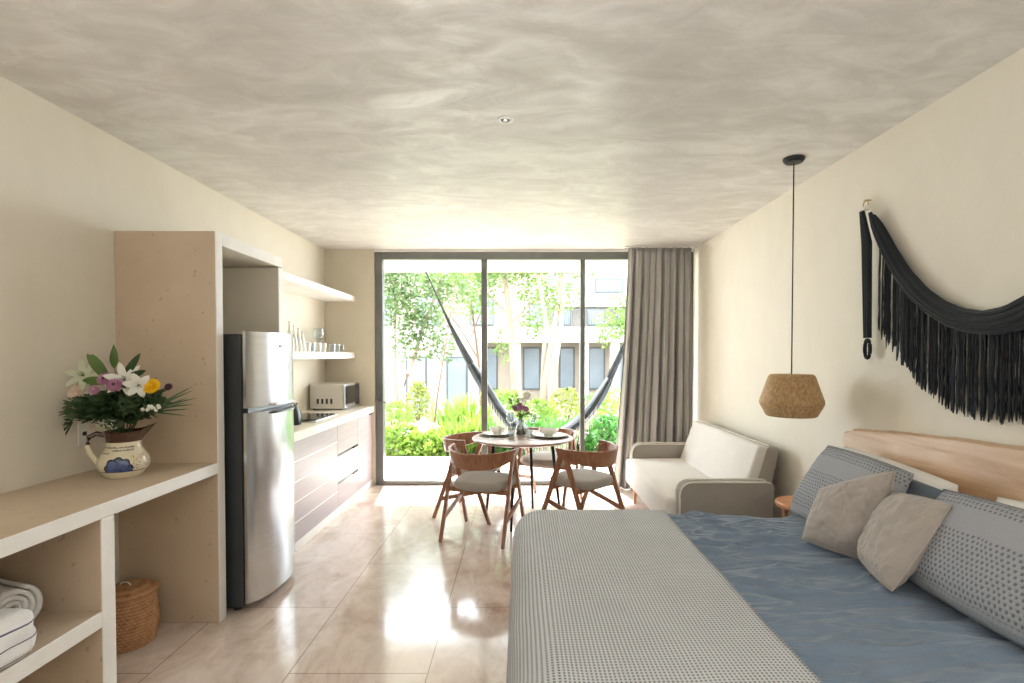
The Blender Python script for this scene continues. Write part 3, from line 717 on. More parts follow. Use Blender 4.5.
# ------------------------------------------------------------------ ceiling spot and pendant
t = thing('ceiling_spotlight', 'small round recessed white spotlight in the cement ceiling', 'light', (-.08, 2.72, ZC))
bm = B(); lathe(bm, [(.024, -.001), (.026, -.007), (.040, -.006), (.043, 0.0)], 28); obj('trim_ring', bm, M_white, t, True)
bm = B(); lathe(bm, [(0, -.0015), (.024, -.001)], 24); obj('lamp', bm, M_dark, t, True)
bm = B(); lathe(bm, [(0, -.006), (.010, -.005), (.012, -.001)], 16); obj('bulb', bm, M_steel, t, True)
t = thing('pendant_lamp', 'pendant lamp with a woven rattan shade hanging on a black cord by the bed', 'pendant lamp', (1.660, 3.25, ZC))
bm = B(); lathe(bm, [(0, 0), (.062, 0), (.062, -.012), (.05, -.028), (.012, -.032), (0, -.032)], 28); obj('canopy', bm, M_black, t, True)
bm = B(); tube(bm, [(0, 0, -.03), (0, 0, 1.37-ZC)], .004, 8); obj('cord', bm, M_black, t, True)
M_rat = NT('woven_rattan'); vv = M_rat.coord(scale=(1, 1, .5)); a_ = M_rat.noise(vv, 90, 3)
M_rat.base(M_rat.ramp(a_, [(.3, lin('A37C4E')), (.7, lin('CFAE82'))])); M_rat.b.inputs['Roughness'].default_value = .7; M_rat.bump(a_, .8, .004); M_rat = M_rat.m
bm = B()
zt = 1.368-ZC; prof_s = [(.018, zt+.002), (.118, zt), (.128, zt-.012), (.176, zt-.155), (.178, zt-.172), (.172, zt-.186), (.142, zt-.245), (.134, zt-.250)]
P2 = []
for (r0, z0_), (r1, z1_) in zip(prof_s, prof_s[1:]):
    k_ = max(1, int(abs(z1_-z0_)/.008)); P2 += [(r0+(r1-r0)*i/k_, z0_+(z1_-z0_)*i/k_) for i in range(k_)]
P2.append(prof_s[-1])
lathe(bm, P2, 120)
for v_ in bm.verts:
    a = math.atan2(v_.co.y, v_.co.x); r = math.hypot(v_.co.x, v_.co.y)
    if r > .1: v_.co *= 1; v_.co.x *= 1 + .008*sin(a*60); v_.co.y *= 1 + .008*sin(a*60)
o = obj('shade', bm, M_rat, t, 'all'); solid(o, .004)
bm = B(); lathe(bm, [(0, zt-.05), (.022, zt-.05), (.022, zt+.0), (0, zt+.0)], 16); obj('lamp_holder', bm, M_black, t, True)
bm = B(); bmesh.ops.create_uvsphere(bm, u_segments=16, v_segments=10, radius=.035, matrix=Matrix.Translation((0, 0, zt-.085))); obj('bulb', bm, M_white, t, 'all')

# ------------------------------------------------------------------ fringed wall hanging on the right wall
XW = XR
t = thing('macrame_wall_hanging', 'black draped wall hanging with long fringe above the headboard', 'wall hanging', (XW, 2.98, 2.31))
O = Vector((XW, 2.98, 2.31))
def wp(px, py, off=.05):   # a point on the wall surface
    y = (XW-off)*F/(px-521); return y, CAMZ-(py-355)*y/F
upE = [wp(870, 216), wp(878, 227), wp(890, 249), wp(905, 272), wp(922, 291), wp(940, 304), wp(958, 312), wp(978, 315), wp(1000, 311), wp(1024, 298)]
loE = [wp(867, 213), wp(870, 232), wp(880, 254), wp(893, 277), wp(908, 296), wp(925, 311), wp(945, 323), wp(968, 330), wp(995, 331), wp(1024, 325)]
# carry both edges on to the far hook, mirrored about the lowest point
def mirror(E, yc=2.17): return E + [(2*yc - y, z) for y, z in E[::-1] if 2*yc - y < E[-1][0] - .02]
upE, loE = mirror(upE), mirror(loE)
def samp(E, s):
    L_ = [0]
    for a, b in zip(E, E[1:]): L_.append(L_[-1] + math.dist(a, b))
    d = s*L_[-1]
    for i in range(len(E)-1):
        if d <= L_[i+1] + 1e-9:
            q = (d-L_[i])/(L_[i+1]-L_[i]+1e-9); return (E[i][0]+(E[i+1][0]-E[i][0])*q, E[i][1]+(E[i+1][1]-E[i][1])*q)
    return E[-1]
NC = 11; bm = B()
for k in range(NC):
    f = k/(NC-1); pts = []
    for i in range(49):
        s = i/48; a, b = samp(upE, s), samp(loE, s); tw = f + .05*sin(s*9 + k)*sin(pi*s)
        y = a[0] + (b[0]-a[0])*tw; z = a[1] + (b[1]-a[1])*tw
        pts.append(Vector((-.035 - .018*sin(pi*f) - .006*sin(k*2.1), y - O.y, z - O.z)))
    tube(bm, pts, [.005 + .010*sin(pi*i/48)**.5 for i in range(49)], 7)
obj('draped_cords', bm, M_mac, t, True)
fr = [(877, 331), (884, 342), (893, 355), (902, 366), (915, 381), (930, 395), (945, 405), (960, 411), (978, 415), (1000, 418), (1024, 418)]
frb = mirror([wp(*p) for p in fr])
def zlow(y):
    for (a, za), (b, zb) in zip(frb, frb[1:]):
        if b <= y <= a: return za + (zb-za)*(y-a)/(b-a)
    return frb[-1][1]
def ztop(y):
    for (a, za), (b, zb) in zip(loE, loE[1:]):
        if b <= y <= a: return za + (zb-za)*(y-a)/(b-a+1e-9)
    return loE[-1][1]
bm = B(); rn = random.Random(5); y = 2.85
while y > 1.46:
    y -= rn.uniform(.0036, .0062)
    zt_, zb_ = ztop(y) + .005, zlow(y) + rn.uniform(-.03, .02)
    if zt_ - zb_ < .05: continue
    x = -rn.uniform(.012, .045); n_ = 9; pts = []
    for i in range(n_+1):
        q = i/n_; pts.append(Vector((x + .004*nz(y*40, q*5), y - O.y + .006*q*nz(y*13, q*3, 4), zt_ + (zb_-zt_)*q - O.z)))
    rr = rn.uniform(.0026, .0042); tube(bm, pts, [rr]*6 + [rr*1.35, rr*.8, rr*1.5, rr*.6], 5)
o = obj('fringe', bm, M_fringe, t, True); o['kind'] = 'stuff'
bm = B(); yt = wp(866, 250)[0]
for k in range(3): tube(bm, [(-.05 + .0*k, 0.0 + .004*(k-1), -.02), (-.045-.004*k, yt-O.y+.012*(k-1)+.01, -.2), (-.04, yt-O.y+.014*(k-1)+.006, wp(865, 338)[1]-O.z)], [.012, .016, .013], 8)
obj('tail', bm, M_mac, t, True)
zl = wp(864, 349)[1] - O.z; bm = B(); tube(bm, [(-.04, yt-O.y+.005+.022*sin(a), zl + .05*cos(a)) for a in [2*pi*i/24 for i in range(25)]], .010, 8, False); obj('loop', bm, M_mac, t, True)
bm = B(); tube(bm, [(-.03, .022*cos(a), .018 + .022*sin(a)) for a in [2*pi*i/20 for i in range(21)]], .003, 6, False)
tube(bm, [(0, 0, .045), (-.03, 0, .045), (-.04, 0, .035)], .004, 8); obj('hook', bm, M_gold, t, True)
bm = B(); box(bm, -.055, -.018, -.026, .026, -.012, .006, .005); obj('binding', bm, M_pipe, t)

# ------------------------------------------------------------------ bed
BX0, BX1, BY0, BY1, BZ = -.03, 1.90, 1.10, 3.05, .60
bed = thing('bed', 'king size bed with a live edge timber headboard against the right wall', 'bed', ((BX0+BX1)/2, (BY0+BY1)/2, 0))
c0 = bed.location.copy()
bm = B(); box(bm, BX0+.05-c0.x, BX1-c0.x-.02, BY0+.05-c0.y, BY1-.05-c0.y, .10, .30, .02); obj('bed_base', bm, wood_mat('bed_timber', '8D6A4A', '9C7856', 'AA8664'), bed)
bm = B(); box(bm, BX0+.03-c0.x, BX1-c0.x-.02, BY0+.03-c0.y, BY1-.03-c0.y, .30, BZ-.10, .06, 4); obj('mattress', bm, M_sheet, bed, True)
for x in (BX0+.12, BX1-.12):
    for y in (BY0+.12, BY1-.12):
        bm = B(); box(bm, x-c0.x-.03, x-c0.x+.03, y-c0.y-.03, y-c0.y+.03, 0, .10, .004); obj('leg', bm, M_dark, bed)
# headboard: slab of timber with a wavy upper edge
bm = B(); n = 60; ya, yb = 3.11, .78; rows = []
for i in range(n+1):
    q = i/n; y = ya + (yb-ya)*q
    zt_ = 1.058 + .075*sin(pi*min(1, q*.95+.02))**1.2 + .006*nz(q*9, 2) + .004*nz(q*30, 5)
    if q < .02: zt_ -= .02
    zb_ = .46
    pr = [(1.905, zb_), (1.897, zb_+.1), (1.895, zt_-.03), (1.900, zt_-.008), (1.912, zt_), (1.945, zt_+.002), (1.954, zt_-.01), (1.954, zb_)]
    rows.append([bm.verts.new((x-c0.x, y-c0.y, z)) for x, z in pr])
for a, b in zip(rows, rows[1:]):
    for i in range(8): bm.faces.new([a[i], a[(i+1) % 8], b[(i+1) % 8], b[i]])
bm.faces.new(rows[0]); bm.faces.new(rows[-1][::-1]); bmesh.ops.recalc_face_normals(bm, faces=bm.faces[:])
obj('headboard', bm, M_head, bed, True)

def drape(name, ax, bx, ay, by, ztop_, foot, far, near, mat_, wr, r=.10, fl=.03, res=.022, edge_x0=BX0, edge_y0=BY0, edge_y1=BY1, thick=.012, wrs=(2, 12)):
    """cloth laid over the bed: flat x in [ax-foot, bx], y in [ay-near, by+far]; overhangs hang down the sides"""
    bm_ = B(); U0, U1 = ax-foot, bx; V0, V1 = ay-near, by+far
    ix = edge_x0 + r; iy0 = edge_y0 + r; iy1 = edge_y1 - r
    def fn(u, v_):
        x = U0 + (U1-U0)*u; y = V0 + (V1-V0)*v_
        dx = min(0, x-ix); dy = min(0, y-iy0) + max(0, y-iy1)
        d = math.hypot(dx, dy)
        cx = max(x, ix); cy = min(max(y, iy0), iy1)
        if d > 0:
            nx, ny = dx/d, dy/d
            if d < pi*r/2: h, dr_ = r*sin(d/r), r*(1-cos(d/r))
            else:
                e = d - pi*r/2; h, dr_ = r + fl*e, r + e
                h += .012*min(1, e/.2)*sin((x if abs(ny) > abs(nx) else y)*22)
            p = Vector((cx + nx*h, cy + ny*h, ztop_ - dr_))
            nrm = Vector((nx*sin(min(d/r, pi/2)), ny*sin(min(d/r, pi/2)), cos(min(d/r, pi/2))))
        else: p = Vector((x, y, ztop_)); nrm = Vector((0, 0, 1))
        p += nrm*wr(x, y)
        if p.z < .02: p.z = .02
        return p, (x, y)
    grid(bm_, fn, int((U1-U0)/res), int((V1-V0)/res), 0)
    o_ = obj(name, bm_, mat_, None, 'all'); solid(o_, thick, -1); return o_
def wr_duvet(x, y):
    a = x*1.3 + .25*y
    f = max(0, 1-abs(x-.95)/.75)
    g = lambda n_, k: max(0, 1 - k*abs(n_))**1.6
    w1 = g(nz(a*1.0, y*5 + .9*nz(x*2, y*2), 1), 3.2); w2 = g(nz(a*1.7+7, y*10 + 1.4*nz(x*3, y*2, 5), 5), 3.4); w3 = g(nz(a*2.5+3, y*19 + 1.6*nz(x*4, y*3, 2), 9), 3.4)
    return -.004 + .020*w1 + .012*w2*(.5+f) + .006*w3*(.3+f) + .012*nz(x*1.5, y*2.5, 2)
o = drape('duvet', .45, 1.88, BY0, BY1, BZ-.022, 0, .36, .36, M_duvet, wr_duvet, res=.013, thick=.012); tag(o, 'slate blue crumpled duvet spread over the bed', 'duvet')
def wr_throw(x, y): return .034 + .009*nz(x*2.2, y*2.2, 3) + .003*nz(x*7, y*7, 8)
o = drape('woven_throw', BX0, .798, BY0, BY1, BZ-.016, .50, .50, .50, M_throw, wr_throw, r=.12, fl=.02, res=.022, thick=.010, edge_x0=BX0+.022); tag(o, 'light grey waffle weave blanket spread across the foot of the bed', 'blanket')
o.location = (0, 0, .002)

def pillow(name, C4, th, m, label, cat, grp=None, wr=.01, pinch=-.04, res=26, seed=0, piping=None, flat=2.6):
    """C4: bottom-left, bottom-right, top-right, top-left corners as seen from the front"""
    C4 = [Vector(c) for c in C4]; cen = sum(C4, Vector())/4
    n_ = (C4[1]-C4[0]).cross(C4[3]-C4[0]).normalized(); Wd = ((C4[1]-C4[0]).length + (C4[2]-C4[3]).length)/2; Ht = ((C4[3]-C4[0]).length + (C4[2]-C4[1]).length)/2
    bm_ = B(); uvl = bm_.loops.layers.uv.verify()
    def pt(u, v_, sg):
        a, b = 2*u-1, 2*v_-1
        pu = a*(1 - pinch*(1-b*b)); pv = b*(1 - pinch*(1-a*a)); uu, vv_ = (pu+1)/2, (pv+1)/2
        p = C4[0]*(1-uu)*(1-vv_) + C4[1]*uu*(1-vv_) + C4[2]*uu*vv_ + C4[3]*(1-uu)*vv_
        e = ((1-abs(a)**flat)*(1-abs(b)**flat)); h = th/2*max(0, e)**.55
        w1 = wr*max(0, e)**.3*(nz(a*2.4+seed, b*2.4, sg*3) + .55*nz(a*5+seed, b*5, sg+2) + .8*abs(nz((a+b)*3+seed, (a-b)*1.2, 4)))
        # sag: fuller towards the bottom
        h *= 1 + .12*(-b)
        return p + n_*sg*(h + w1*(1 if h > .001 else 0)) - cen
    V = {}
    for sg in (1, -1):
        for i in range(res+1):
            for j in range(res+1):
                edge = i in (0, res) or j in (0, res)
                if edge and sg == -1: V[(sg, i, j)] = V[(1, i, j)]
                else: V[(sg, i, j)] = bm_.verts.new(pt(i/res, j/res, sg))
        for i in range(res):
            for j in range(res):
                q = [(i, j), (i+1, j), (i+1, j+1), (i, j+1)]
                if sg == -1: q = q[::-1]
                f_ = bm_.faces.new([V[(sg, a, b)] for a, b in q])
                for lp, (a, b) in zip(f_.loops, q): lp[uvl].uv = (a/res*Wd, b/res*Ht)
    if piping:
        t_ = thing(name, label, cat, tuple(cen), 0, grp); obj('cushion_cover', bm_, m, t_, 'all')
        bm_ = B(); per = [(i/res, 0) for i in range(res)] + [(1, i/res) for i in range(res)] + [(1-i/res, 1) for i in range(res)] + [(0, 1-i/res) for i in range(res+1)]
        tube(bm_, [pt(a, b, 1) for a, b in per], .0035, 6, False); obj('piping', bm_, piping, t_, 'all'); return t_
    o_ = obj(name, bm_, m, None, 'all'); o_.location = cen; return tag(o_, label, cat, grp)
# order of corners as seen from -x: bottom-left (far, +y), bottom-right (near), top-right, top-left
pillow('white_pillow', [(1.72, 2.93, .62), (1.72, 2.20, .62), (1.80, 2.17, .955), (1.80, 2.93, .985)], .25, M_sheet, 'white pillow against the headboard, behind the left grey woven pillow', 'pillow', 'bed pillows', .008, -.05)
pillow('white_pillow', [(1.72, 1.98, .62), (1.72, 1.28, .62), (1.80, 1.26, .985), (1.80, 1.99, .955)], .24, M_sheet, 'white pillow at the right edge, behind the large grey woven pillow', 'pillow', 'bed pillows', .008, -.05)
pillow('slate_pillow', [(1.66, 2.60, .64), (1.66, 2.12, .63), (1.72, 2.12, .935), (1.72, 2.66, .94)], .07, M_slate, 'dark slate pillow between the two grey woven pillows, behind the taupe cushions', 'pillow', 'bed pillows', .008, -.05)
pillow('woven_pillow', [(1.50, 2.95, .625), (1.53, 2.32, .625), (1.70, 2.28, .975), (1.72, 2.96, .985)], .15, M_tex, 'grey knotted weave pillow at the far side of the bed', 'pillow', 'bed pillows', .008, -.05)
pillow('woven_pillow', [(1.515, 2.10, .61), (1.50, 1.38, .625), (1.69, 1.38, .97), (1.69, 2.11, .955)], .17, M_tex, 'large grey knotted weave pillow nearest the camera', 'pillow', 'bed pillows', .008, -.05)
pillow('taupe_cushion', [(1.315, 2.46, .63), (1.515, 2.24, .605), (1.60, 2.26, .99), (1.43, 2.52, .85)], .17, M_taupe, 'taupe square cushion lying foremost, one corner pointing up', 'cushion', 'taupe cushions on the bed', .018, -.045, 40, 3, M_tp)
pillow('taupe_cushion', [(1.43, 2.22, .63), (1.385, 1.96, .61), (1.60, 1.96, .93), (1.575, 2.24, .905)], .14, M_taupe, 'taupe square cushion on the right, partly behind the other', 'cushion', 'taupe cushions on the bed', .016, -.045, 40, 9, M_tp)

# ------------------------------------------------------------------ round side table
t = thing('side_table', 'small round wooden side table between the bed and the sofa', 'side table', (1.80, 3.37, -.0))
bm = B(); lathe(bm, [(0, .515), (.15, .515), (.16, .525), (.16, .542), (.153, .55), (0, .55)], 40); obj('top', bm, M_stool, t, True)
for k in range(3):
    a = 2*pi*k/3 + .4; bm = B(); tube(bm, [(.10*cos(a),   .10*sin(a), .515), (.13*cos(a), .13*sin(a), 0)], [.016, .011], 12); obj('leg', bm, M_stool, t, True)

# ------------------------------------------------------------------ sofa
SO = Vector((1.45, 4.61, 0))
t = thing('sofa', 'pale linen two seat sofa with taupe arms along the right wall', 'sofa', tuple(SO))
def sl(x, y, z): return (x-SO.x, y-SO.y, z)
def rbox(name, x0_, x1_, y0_, y1_, z0_, z1_, bev, m, par, seg=4, fn=None):
    bm_ = B(); box(bm_, x0_-SO.x, x1_-SO.x, y0_-SO.y, y1_-SO.y, z0_, z1_, bev, seg)
    if fn:
        for v_ in bm_.verts: fn(v_)
    return obj(name, bm_, m, par, True)
seat = rbox('seat', 1.06, 1.80, 3.85, 5.38, .19, .445, .045, M_sofaL, t, 5)
# arms: slab with a rounded upper front corner
def arm(y0_, y1_):
    bm_ = B(); out = []; r = .09; x0_, x1_, z0_, z1_ = 1.135, 1.80, .17, .578
    out += [(x0_, z0_)]
    for i in range(9):
        a = pi - pi/2*i/8; out.append((x0_ + r + r*cos(a), z1_ - r + r*sin(a)))
    for i in range(7):
        a = pi/2 - pi/2*i/6; out.append((x1_ - .05 + .05*cos(a), z1_ - .05 + .05*sin(a)))
    out += [(x1_, z0_)]
    t_ = bmesh.new()
    A = [t_.verts.new((x-SO.x, y0_-SO.y, z)) for x, z in out]; Bv = [t_.verts.new((x-SO.x, y1_-SO.y, z)) for x, z in out]
    nn = len(out)
    for i in range(nn): t_.faces.new([A[i], A[(i+1) % nn], Bv[(i+1) % nn], Bv[i]])
    fa = t_.faces.new(A[::-1]); fb = t_.faces.new(Bv)
    bmesh.ops.bevel(t_, geom=list(fa.edges) + list(fb.edges), offset=.018, segments=3, profile=.5, affect='EDGES')
    bmesh.ops.recalc_face_normals(t_, faces=t_.faces[:])
    join(bm_, t_); o_ = obj('armrest', bm_, M_sofaD, t, True)
    for yy in (y0_, y1_):
        b2 = B(); s = -1 if yy == y0_ else 1
        tube(b2, [(x-SO.x+ (.002 if x > 1.5 else -.002), yy-SO.y - s*.008, z+.004) for x, z in out[:-1]], .0065, 6); obj('piping', b2, M_pipe, o_, True)
arm(3.75, 3.865); arm(5.365, 5.48)
# backrest: leaning block, light front face, taupe sides and back
def backmesh(x_off0, x_off1, y0_, y1_, m, name, par, zb=.40, zt_=.825, thick0=.1, bev=.03):
    t_ = bmesh.new(); pr = [(1.60+x_off0, zb), (1.745+x_off0, zt_), (1.745+x_off1, zt_-.01), (1.60+x_off1*1.0+.03, zb)]
    A = [t_.verts.new((x-SO.x, y0_-SO.y, z)) for x, z in pr]; Bv = [t_.verts.new((x-SO.x, y1_-SO.y, z)) for x, z in pr]
    for i in range(4): t_.faces.new([A[i], A[(i+1) % 4], Bv[(i+1) % 4], Bv[i]])
    t_.faces.new(A[::-1]); t_.faces.new(Bv); bmesh.ops.recalc_face_normals(t_, faces=t_.faces[:])
    bmesh.ops.bevel(t_, geom=t_.edges[:], offset=bev, segments=4, profile=.5, affect='EDGES')
    b_ = B(); join(b_, t_); return obj(name, b_, m, par, True)
bk = backmesh(.045, .17, 3.875, 5.355, M_sofaD, 'backrest_shell', t, .30, .818)
bf = backmesh(.0, .075, 3.872, 5.358, M_sofaL, 'back_cushion', t, .42, .828, bev=.022)
bm = B(); tube(bm, [sl(1.60+.07, 3.885, .44), sl(1.755+.065, 3.885, .822), sl(1.755+.065, 5.345, .824)], .006, 6); obj('piping', bm, M_pipe, bf, True)
for x in (1.14, 1.72):
    for y in (3.95, 5.28):
        bm = B(); tube(bm, [sl(x, y, .195), sl(x, y, 0)], [.024, .014], 12); obj('leg', bm, M_stool, t, True)

# ------------------------------------------------------------------ curtain
t = thing('curtain', 'floor length grey pleated curtain gathered at the right of the glass door', 'curtain', (1.5, 5.88, 0))
bm = B()
def cur(u, v_):
    z = .004 + (ZC-.015-.004)*v_
    # gathered at the top; the leading edge kicks out towards the floor
    xl = 1.175 - .155*(1-v_)**1.3; xr = 1.895; x = xl + (xr-xl)*u
    amp = .050*(1-.5*v_**3)*(1 + .35*nz(u*9, 2)); ph = u*2*pi*9.5 + 1.6*nz(u*5, v_*1.0) + 2.6*nz(u*3, 7)
    y = amp*sin(ph) + .014*sin(u*2*pi*23+1)*(1-v_*.5) + .02*nz(u*6, v_*2, 3)
    x += .012*cos(ph)
    if v_ > .96: y += .006*sin(u*2*pi*60)
    return Vector((x-1.5, y, z)), (u, v_)
grid(bm, cur, 320, 40); o = obj('curtain_fabric', bm, M_curt, t, 'all'); solid(o, .003, 0)
bm = B(); box(bm, -.36, .41, -.03, .0, ZC-.016, ZC-.001, .002); obj('rail', bm, M_white, t)

# ------------------------------------------------------------------ dining table
TC = Vector((.015, 4.78, 0))
t = thing('dining_table', 'round wooden dining table on thin black legs by the glass door', 'table', tuple(TC))
bm = B(); lathe(bm, [(0, .722), (.42, .722), (.452, .735), (.455, .742), (.452, .749), (.445, .752), (0, .752)], 72); obj('tabletop', bm, M_tabletop, t, True)
for a in (-.28, 1.29, 2.86, 4.43):
    bm = B(); x, y = cos(a), sin(a); tube(bm, [(.27*x, .27*y, .722), (.355*x, .355*y, 0)], [.016, .011], 12); obj('leg', bm, M_black, t, True)
bm = B()
for a in (-.28, 1.29): 
    x, y = cos(a), sin(a); bar(bm, (-.28*x, -.28*y, .712), (.28*x, .28*y, .712), .03, .018)
obj('under_frame', bm, M_black, t)

# chairs
def make_chair(label):
    t_ = thing('dining_chair', label, 'chair', (0, 0, 0), 0, 'walnut dining chairs')
    # local: sitter faces +y
    o_ = []
    n = 40
    for i in range(n):   # rounded seat outline, wider in front
        a = 2*pi*i/n; sx, sy = cos(a), sin(a); k = 1/(abs(sx)**3.4 + abs(sy)**3.4)**(1/3.4); x, y = sx*k*.235, sy*k*.225
        x *= 1 + .10*(y/.225); o_.append((x, y))
    bm_ = B(); levels = [(.405, .93), (.415, .99), (.44, 1.0), (.462, .985), (.474, .93), (.479, .8), (.481, .5)]
    rings = [[bm_.verts.new((x*s, y*s+.01, z - .010*(1-abs(x)/.24)*(s < .9))) for x, y in o_] for z, s in levels]
    for a, b in zip(rings, rings[1:]):
        for i in range(n): bm_.faces.new([a[i], a[(i+1) % n], b[(i+1) % n], b[i]])
    bm_.faces.new(rings[0][::-1]); bm_.faces.new(rings[-1]); obj('seat', bm_, M_seat, t_, 'all')
    bm_ = B(); bar(bm_, (-.262, -.125, .395), (.262, -.125, .395), .03, .04, side=Vector((0, 1, 0))); obj('seat_rail', bm_, M_walnut, t_)
    bm_ = B()
    bar(bm_, (-.262, .125, .395), (.262, .125, .395), .03, .04, side=Vector((0, 1, 0)))
    obj('seat_rail', bm_, M_walnut, t_)
    for s in (-1, 1):
        ap = Vector((s*.262, .0, .70)); rf = Vector((s*.262, -.28, .0)); ff = Vector((s*.272, .28, .0))
        bm_ = B(); bar(bm_, ap + Vector((0, -.008, .015)), rf, .028, .046, .024, .030); obj('rear_leg', bm_, M_walnut, t_)
        bm_ = B(); bar(bm_, ap + Vector((s*.0, .008, .0)), ff, .028, .046, .024, .030); obj('front_leg', bm_, M_walnut, t_)
        bm_ = B(); q = .70; a1 = ap.lerp(rf, q + .04); b1 = ap.lerp(ff, q - .10); bar(bm_, a1, b1, .020, .036, bev=.003); obj('side_stretcher', bm_, M_walnut, t_)
    # curved band around the back
    bm_ = B(); rows = []; m_ = 36
    for i in range(m_+1):
        q = i/m_; a = pi + pi*q; e = abs(2*q-1)
        x = .278*cos(a)*(1 if True else 1); y = .03 + .30*sin(a)
        if e > .93: y += .02*(e-.93)/.07
        hh = .068*(1-.48*e**2.5); zc = .650 + .052*e**2
        nx, ny = cos(a)/.278, sin(a)/.30; L_ = math.hypot(nx, ny); nx, ny = nx/L_, ny/L_; th = .011
        tl = .012
        rows.append([bm_.verts.new((x+nx*(th*d_ + tl*zz), y+ny*(th*d_ + tl*zz), zc + hh*zz)) for d_, zz in ((-1, -.93), (0, -1), (1, -.93), (1, .93), (0, 1), (-1, .93))])
    for a, b in zip(rows, rows[1:]):
        for i in range(6): bm_.faces.new([a[i], a[(i+1) % 6], b[(i+1) % 6], b[i]])
    bm_.faces.new(rows[0]); bm_.faces.new(rows[-1][::-1]); bmesh.ops.recalc_face_normals(bm_, faces=bm_.faces[:])
    obj('backrest', bm_, M_walnut, t_, True)
    return t_
ch = make_chair('walnut dining chair with curved back, nearest the camera at the left front of the table')
def place(o_, x, y, deg): o_.location = (x, y, 0); o_.rotation_euler = (0, 0, R(deg-90))
place(ch, -.31, 4.38, 73)
c2 = dup(ch, (0, 0, 0), 0, 'walnut dining chair at the right of the table, beside the foot of the bed'); place(c2, .53, 4.47, 134)
c3 = dup(ch, (0, 0, 0), 0, 'walnut dining chair at the left back of the table, behind the nearest chair'); place(c3, -.445, 4.97, -20)
c4 = dup(ch, (0, 0, 0), 0, 'walnut dining chair at the back of the table, closest to the glass door'); place(c4, .27, 5.34, 244)

# table setting
ZT = .753
def plate(loc, r, lab, m=M_cer):
    bm_ = B(); lathe(bm_, [(0, 0), (r*.6, 0), (r*.95, .012), (r, .016), (r*.95, .0165), (r*.62, .006), (0, .005)], 40); o_ = obj('plate', bm_, m, None, True); o_.location = loc; tag(o_, lab, 'plate', 'plates on the dining table'); return o_
def bowl(loc, r, h, lab):
    bm_ = B(); lathe(bm_, [(0, 0), (r*.45, 0), (r*.5, .006), (r*.85, h*.45), (r, h), (r-.005, h), (r*.8, h*.45), (r*.4, .012), (0, .010)], 40); o_ = obj('bowl', bm_, M_cer, None, True); o_.location = loc; tag(o_, lab, 'bowl', 'bowls on the dining table'); return o_
def mat_(loc, r, lab):
    bm_ = B(); lathe(bm_, [(0, 0), (r, 0), (r, .004), (0, .004)], 40); o_ = obj('placemat', bm_, mat('placemat_weave', '6E6357', '857868', 40, .8), None, True); o_.location = loc; tag(o_, lab, 'placemat', 'round placemats on the dining table')
mat_((-.225, 4.86, ZT), .16, 'round brown placemat under the left plate'); plate((-.225, 4.86, ZT+.0045), .135, 'white plate at the left place of the dining table'); bowl((-.215, 4.87, ZT+.012), .078, .058, 'small white bowl on the left plate')
mat_((.26, 4.76, ZT), .17, 'round brown placemat under the right plate'); plate((.26, 4.76, ZT+.0045), .15, 'white plate at the right place of the dining table'); bowl((.25, 4.78, ZT+.012), .09, .055, 'wide white bowl on the right plate')
wineglass((-.095, 4.93, ZT), 'clear wine glass left of the flower vase on the dining table', 1.1, 'stemmed glasses on the dining table')
wineglass((.115, 5.0, ZT), 'clear wine glass right of the flower vase on the dining table', 1.0, 'stemmed glasses on the dining table')
tumbler('tumbler', .034, .10, (-.085, 4.68, ZT), 'clear water tumbler in front of the left wine glass', 'glass', 'tumblers on the dining table')
tumbler('tumbler', .034, .09, (.075, 4.74, ZT), 'clear water tumbler between the vase and the right bowl', 'glass', 'tumblers on the dining table')
def cutlery(nm, loc, rz, lab):
    bm_ = B(); box(bm_, -.006, .006, -.09, .03, 0, .003, .001); 
    if nm == 'fork':
        for k in range(4): box(bm_, -.010+k*.0058, -.0075+k*.0058, .045, .095, 0, .0025)
        box(bm_, -.010, .010, .03, .046, 0, .003)
    else: box(bm_, -.008, .007, .03, .12, 0, .002, .0008)
    o_ = obj(nm, bm_, M_steel); o_.location = loc; o_.rotation_euler = (0, 0, rz); tag(o_, lab, nm)
cutlery('fork', (-.265, 4.665, ZT), R(30), 'steel fork lying before the left placemat'); cutlery('knife', (-.205, 4.655, ZT), R(40), 'steel knife lying to the right of the fork, before the left placemat')
t = thing('flower_vase', 'clear glass vase with dark base holding flowers at the centre of the dining table', 'vase', (.0, 4.84, ZT))
bm = B(); lathe(bm, [(0, 0), (.045, 0), (.05, .01), (.047, .075), (.034, .11), (.036, .16), (.033, .16), (.031, .11), (.043, .075), (.045, .012), (0, .01)], 28); obj('vase_glass', bm, M_glass, t, True)
bm = B(); lathe(bm, [(0, .012), (.0435, .013), (.042, .07), (0, .07)], 24); obj('moss', bm, mat('moss', '3E4A24', '5A6636', 40, .9, bump=.6), t, True)
JL = Vector((.0, 4.84, ZT))
def tstem(top, bo=.05):
    bm_ = B(); return bm_
GT = 'flowers in the dining table vase'
def tflower(name, label, off, builder):
    t_ = thing(name, label, 'flower', tuple(JL), 0, GT); top = Vector(off); bm_ = B(); tube(bm_, [(0, 0, .03), (top.x*.2, top.y*.2, .16), tuple(top)], .0022, 6); obj('stem', bm_, L_md, t_, True); builder(t_, top)
tflower('white_bloom', 'full white bloom at the upper right of the table flowers', (.055, -.01, .37), daisy(F_w, F_w, .055, 20, 4))
tflower('white_bloom', 'white bloom just left of and below the top white bloom on the table', (.02, .0, .33), daisy(F_w, F_w, .045, 18, 3))
tflower('mauve_bloom', 'mauve pink bloom low in the centre of the table flowers', (-.005, -.03, .27), daisy(F_p, F_d, .042, 18, 3))
tflower('mauve_bloom', 'mauve pink bloom at the left of the table flowers', (-.045, -.02, .25), daisy(F_p, F_d, .036, 18, 3))
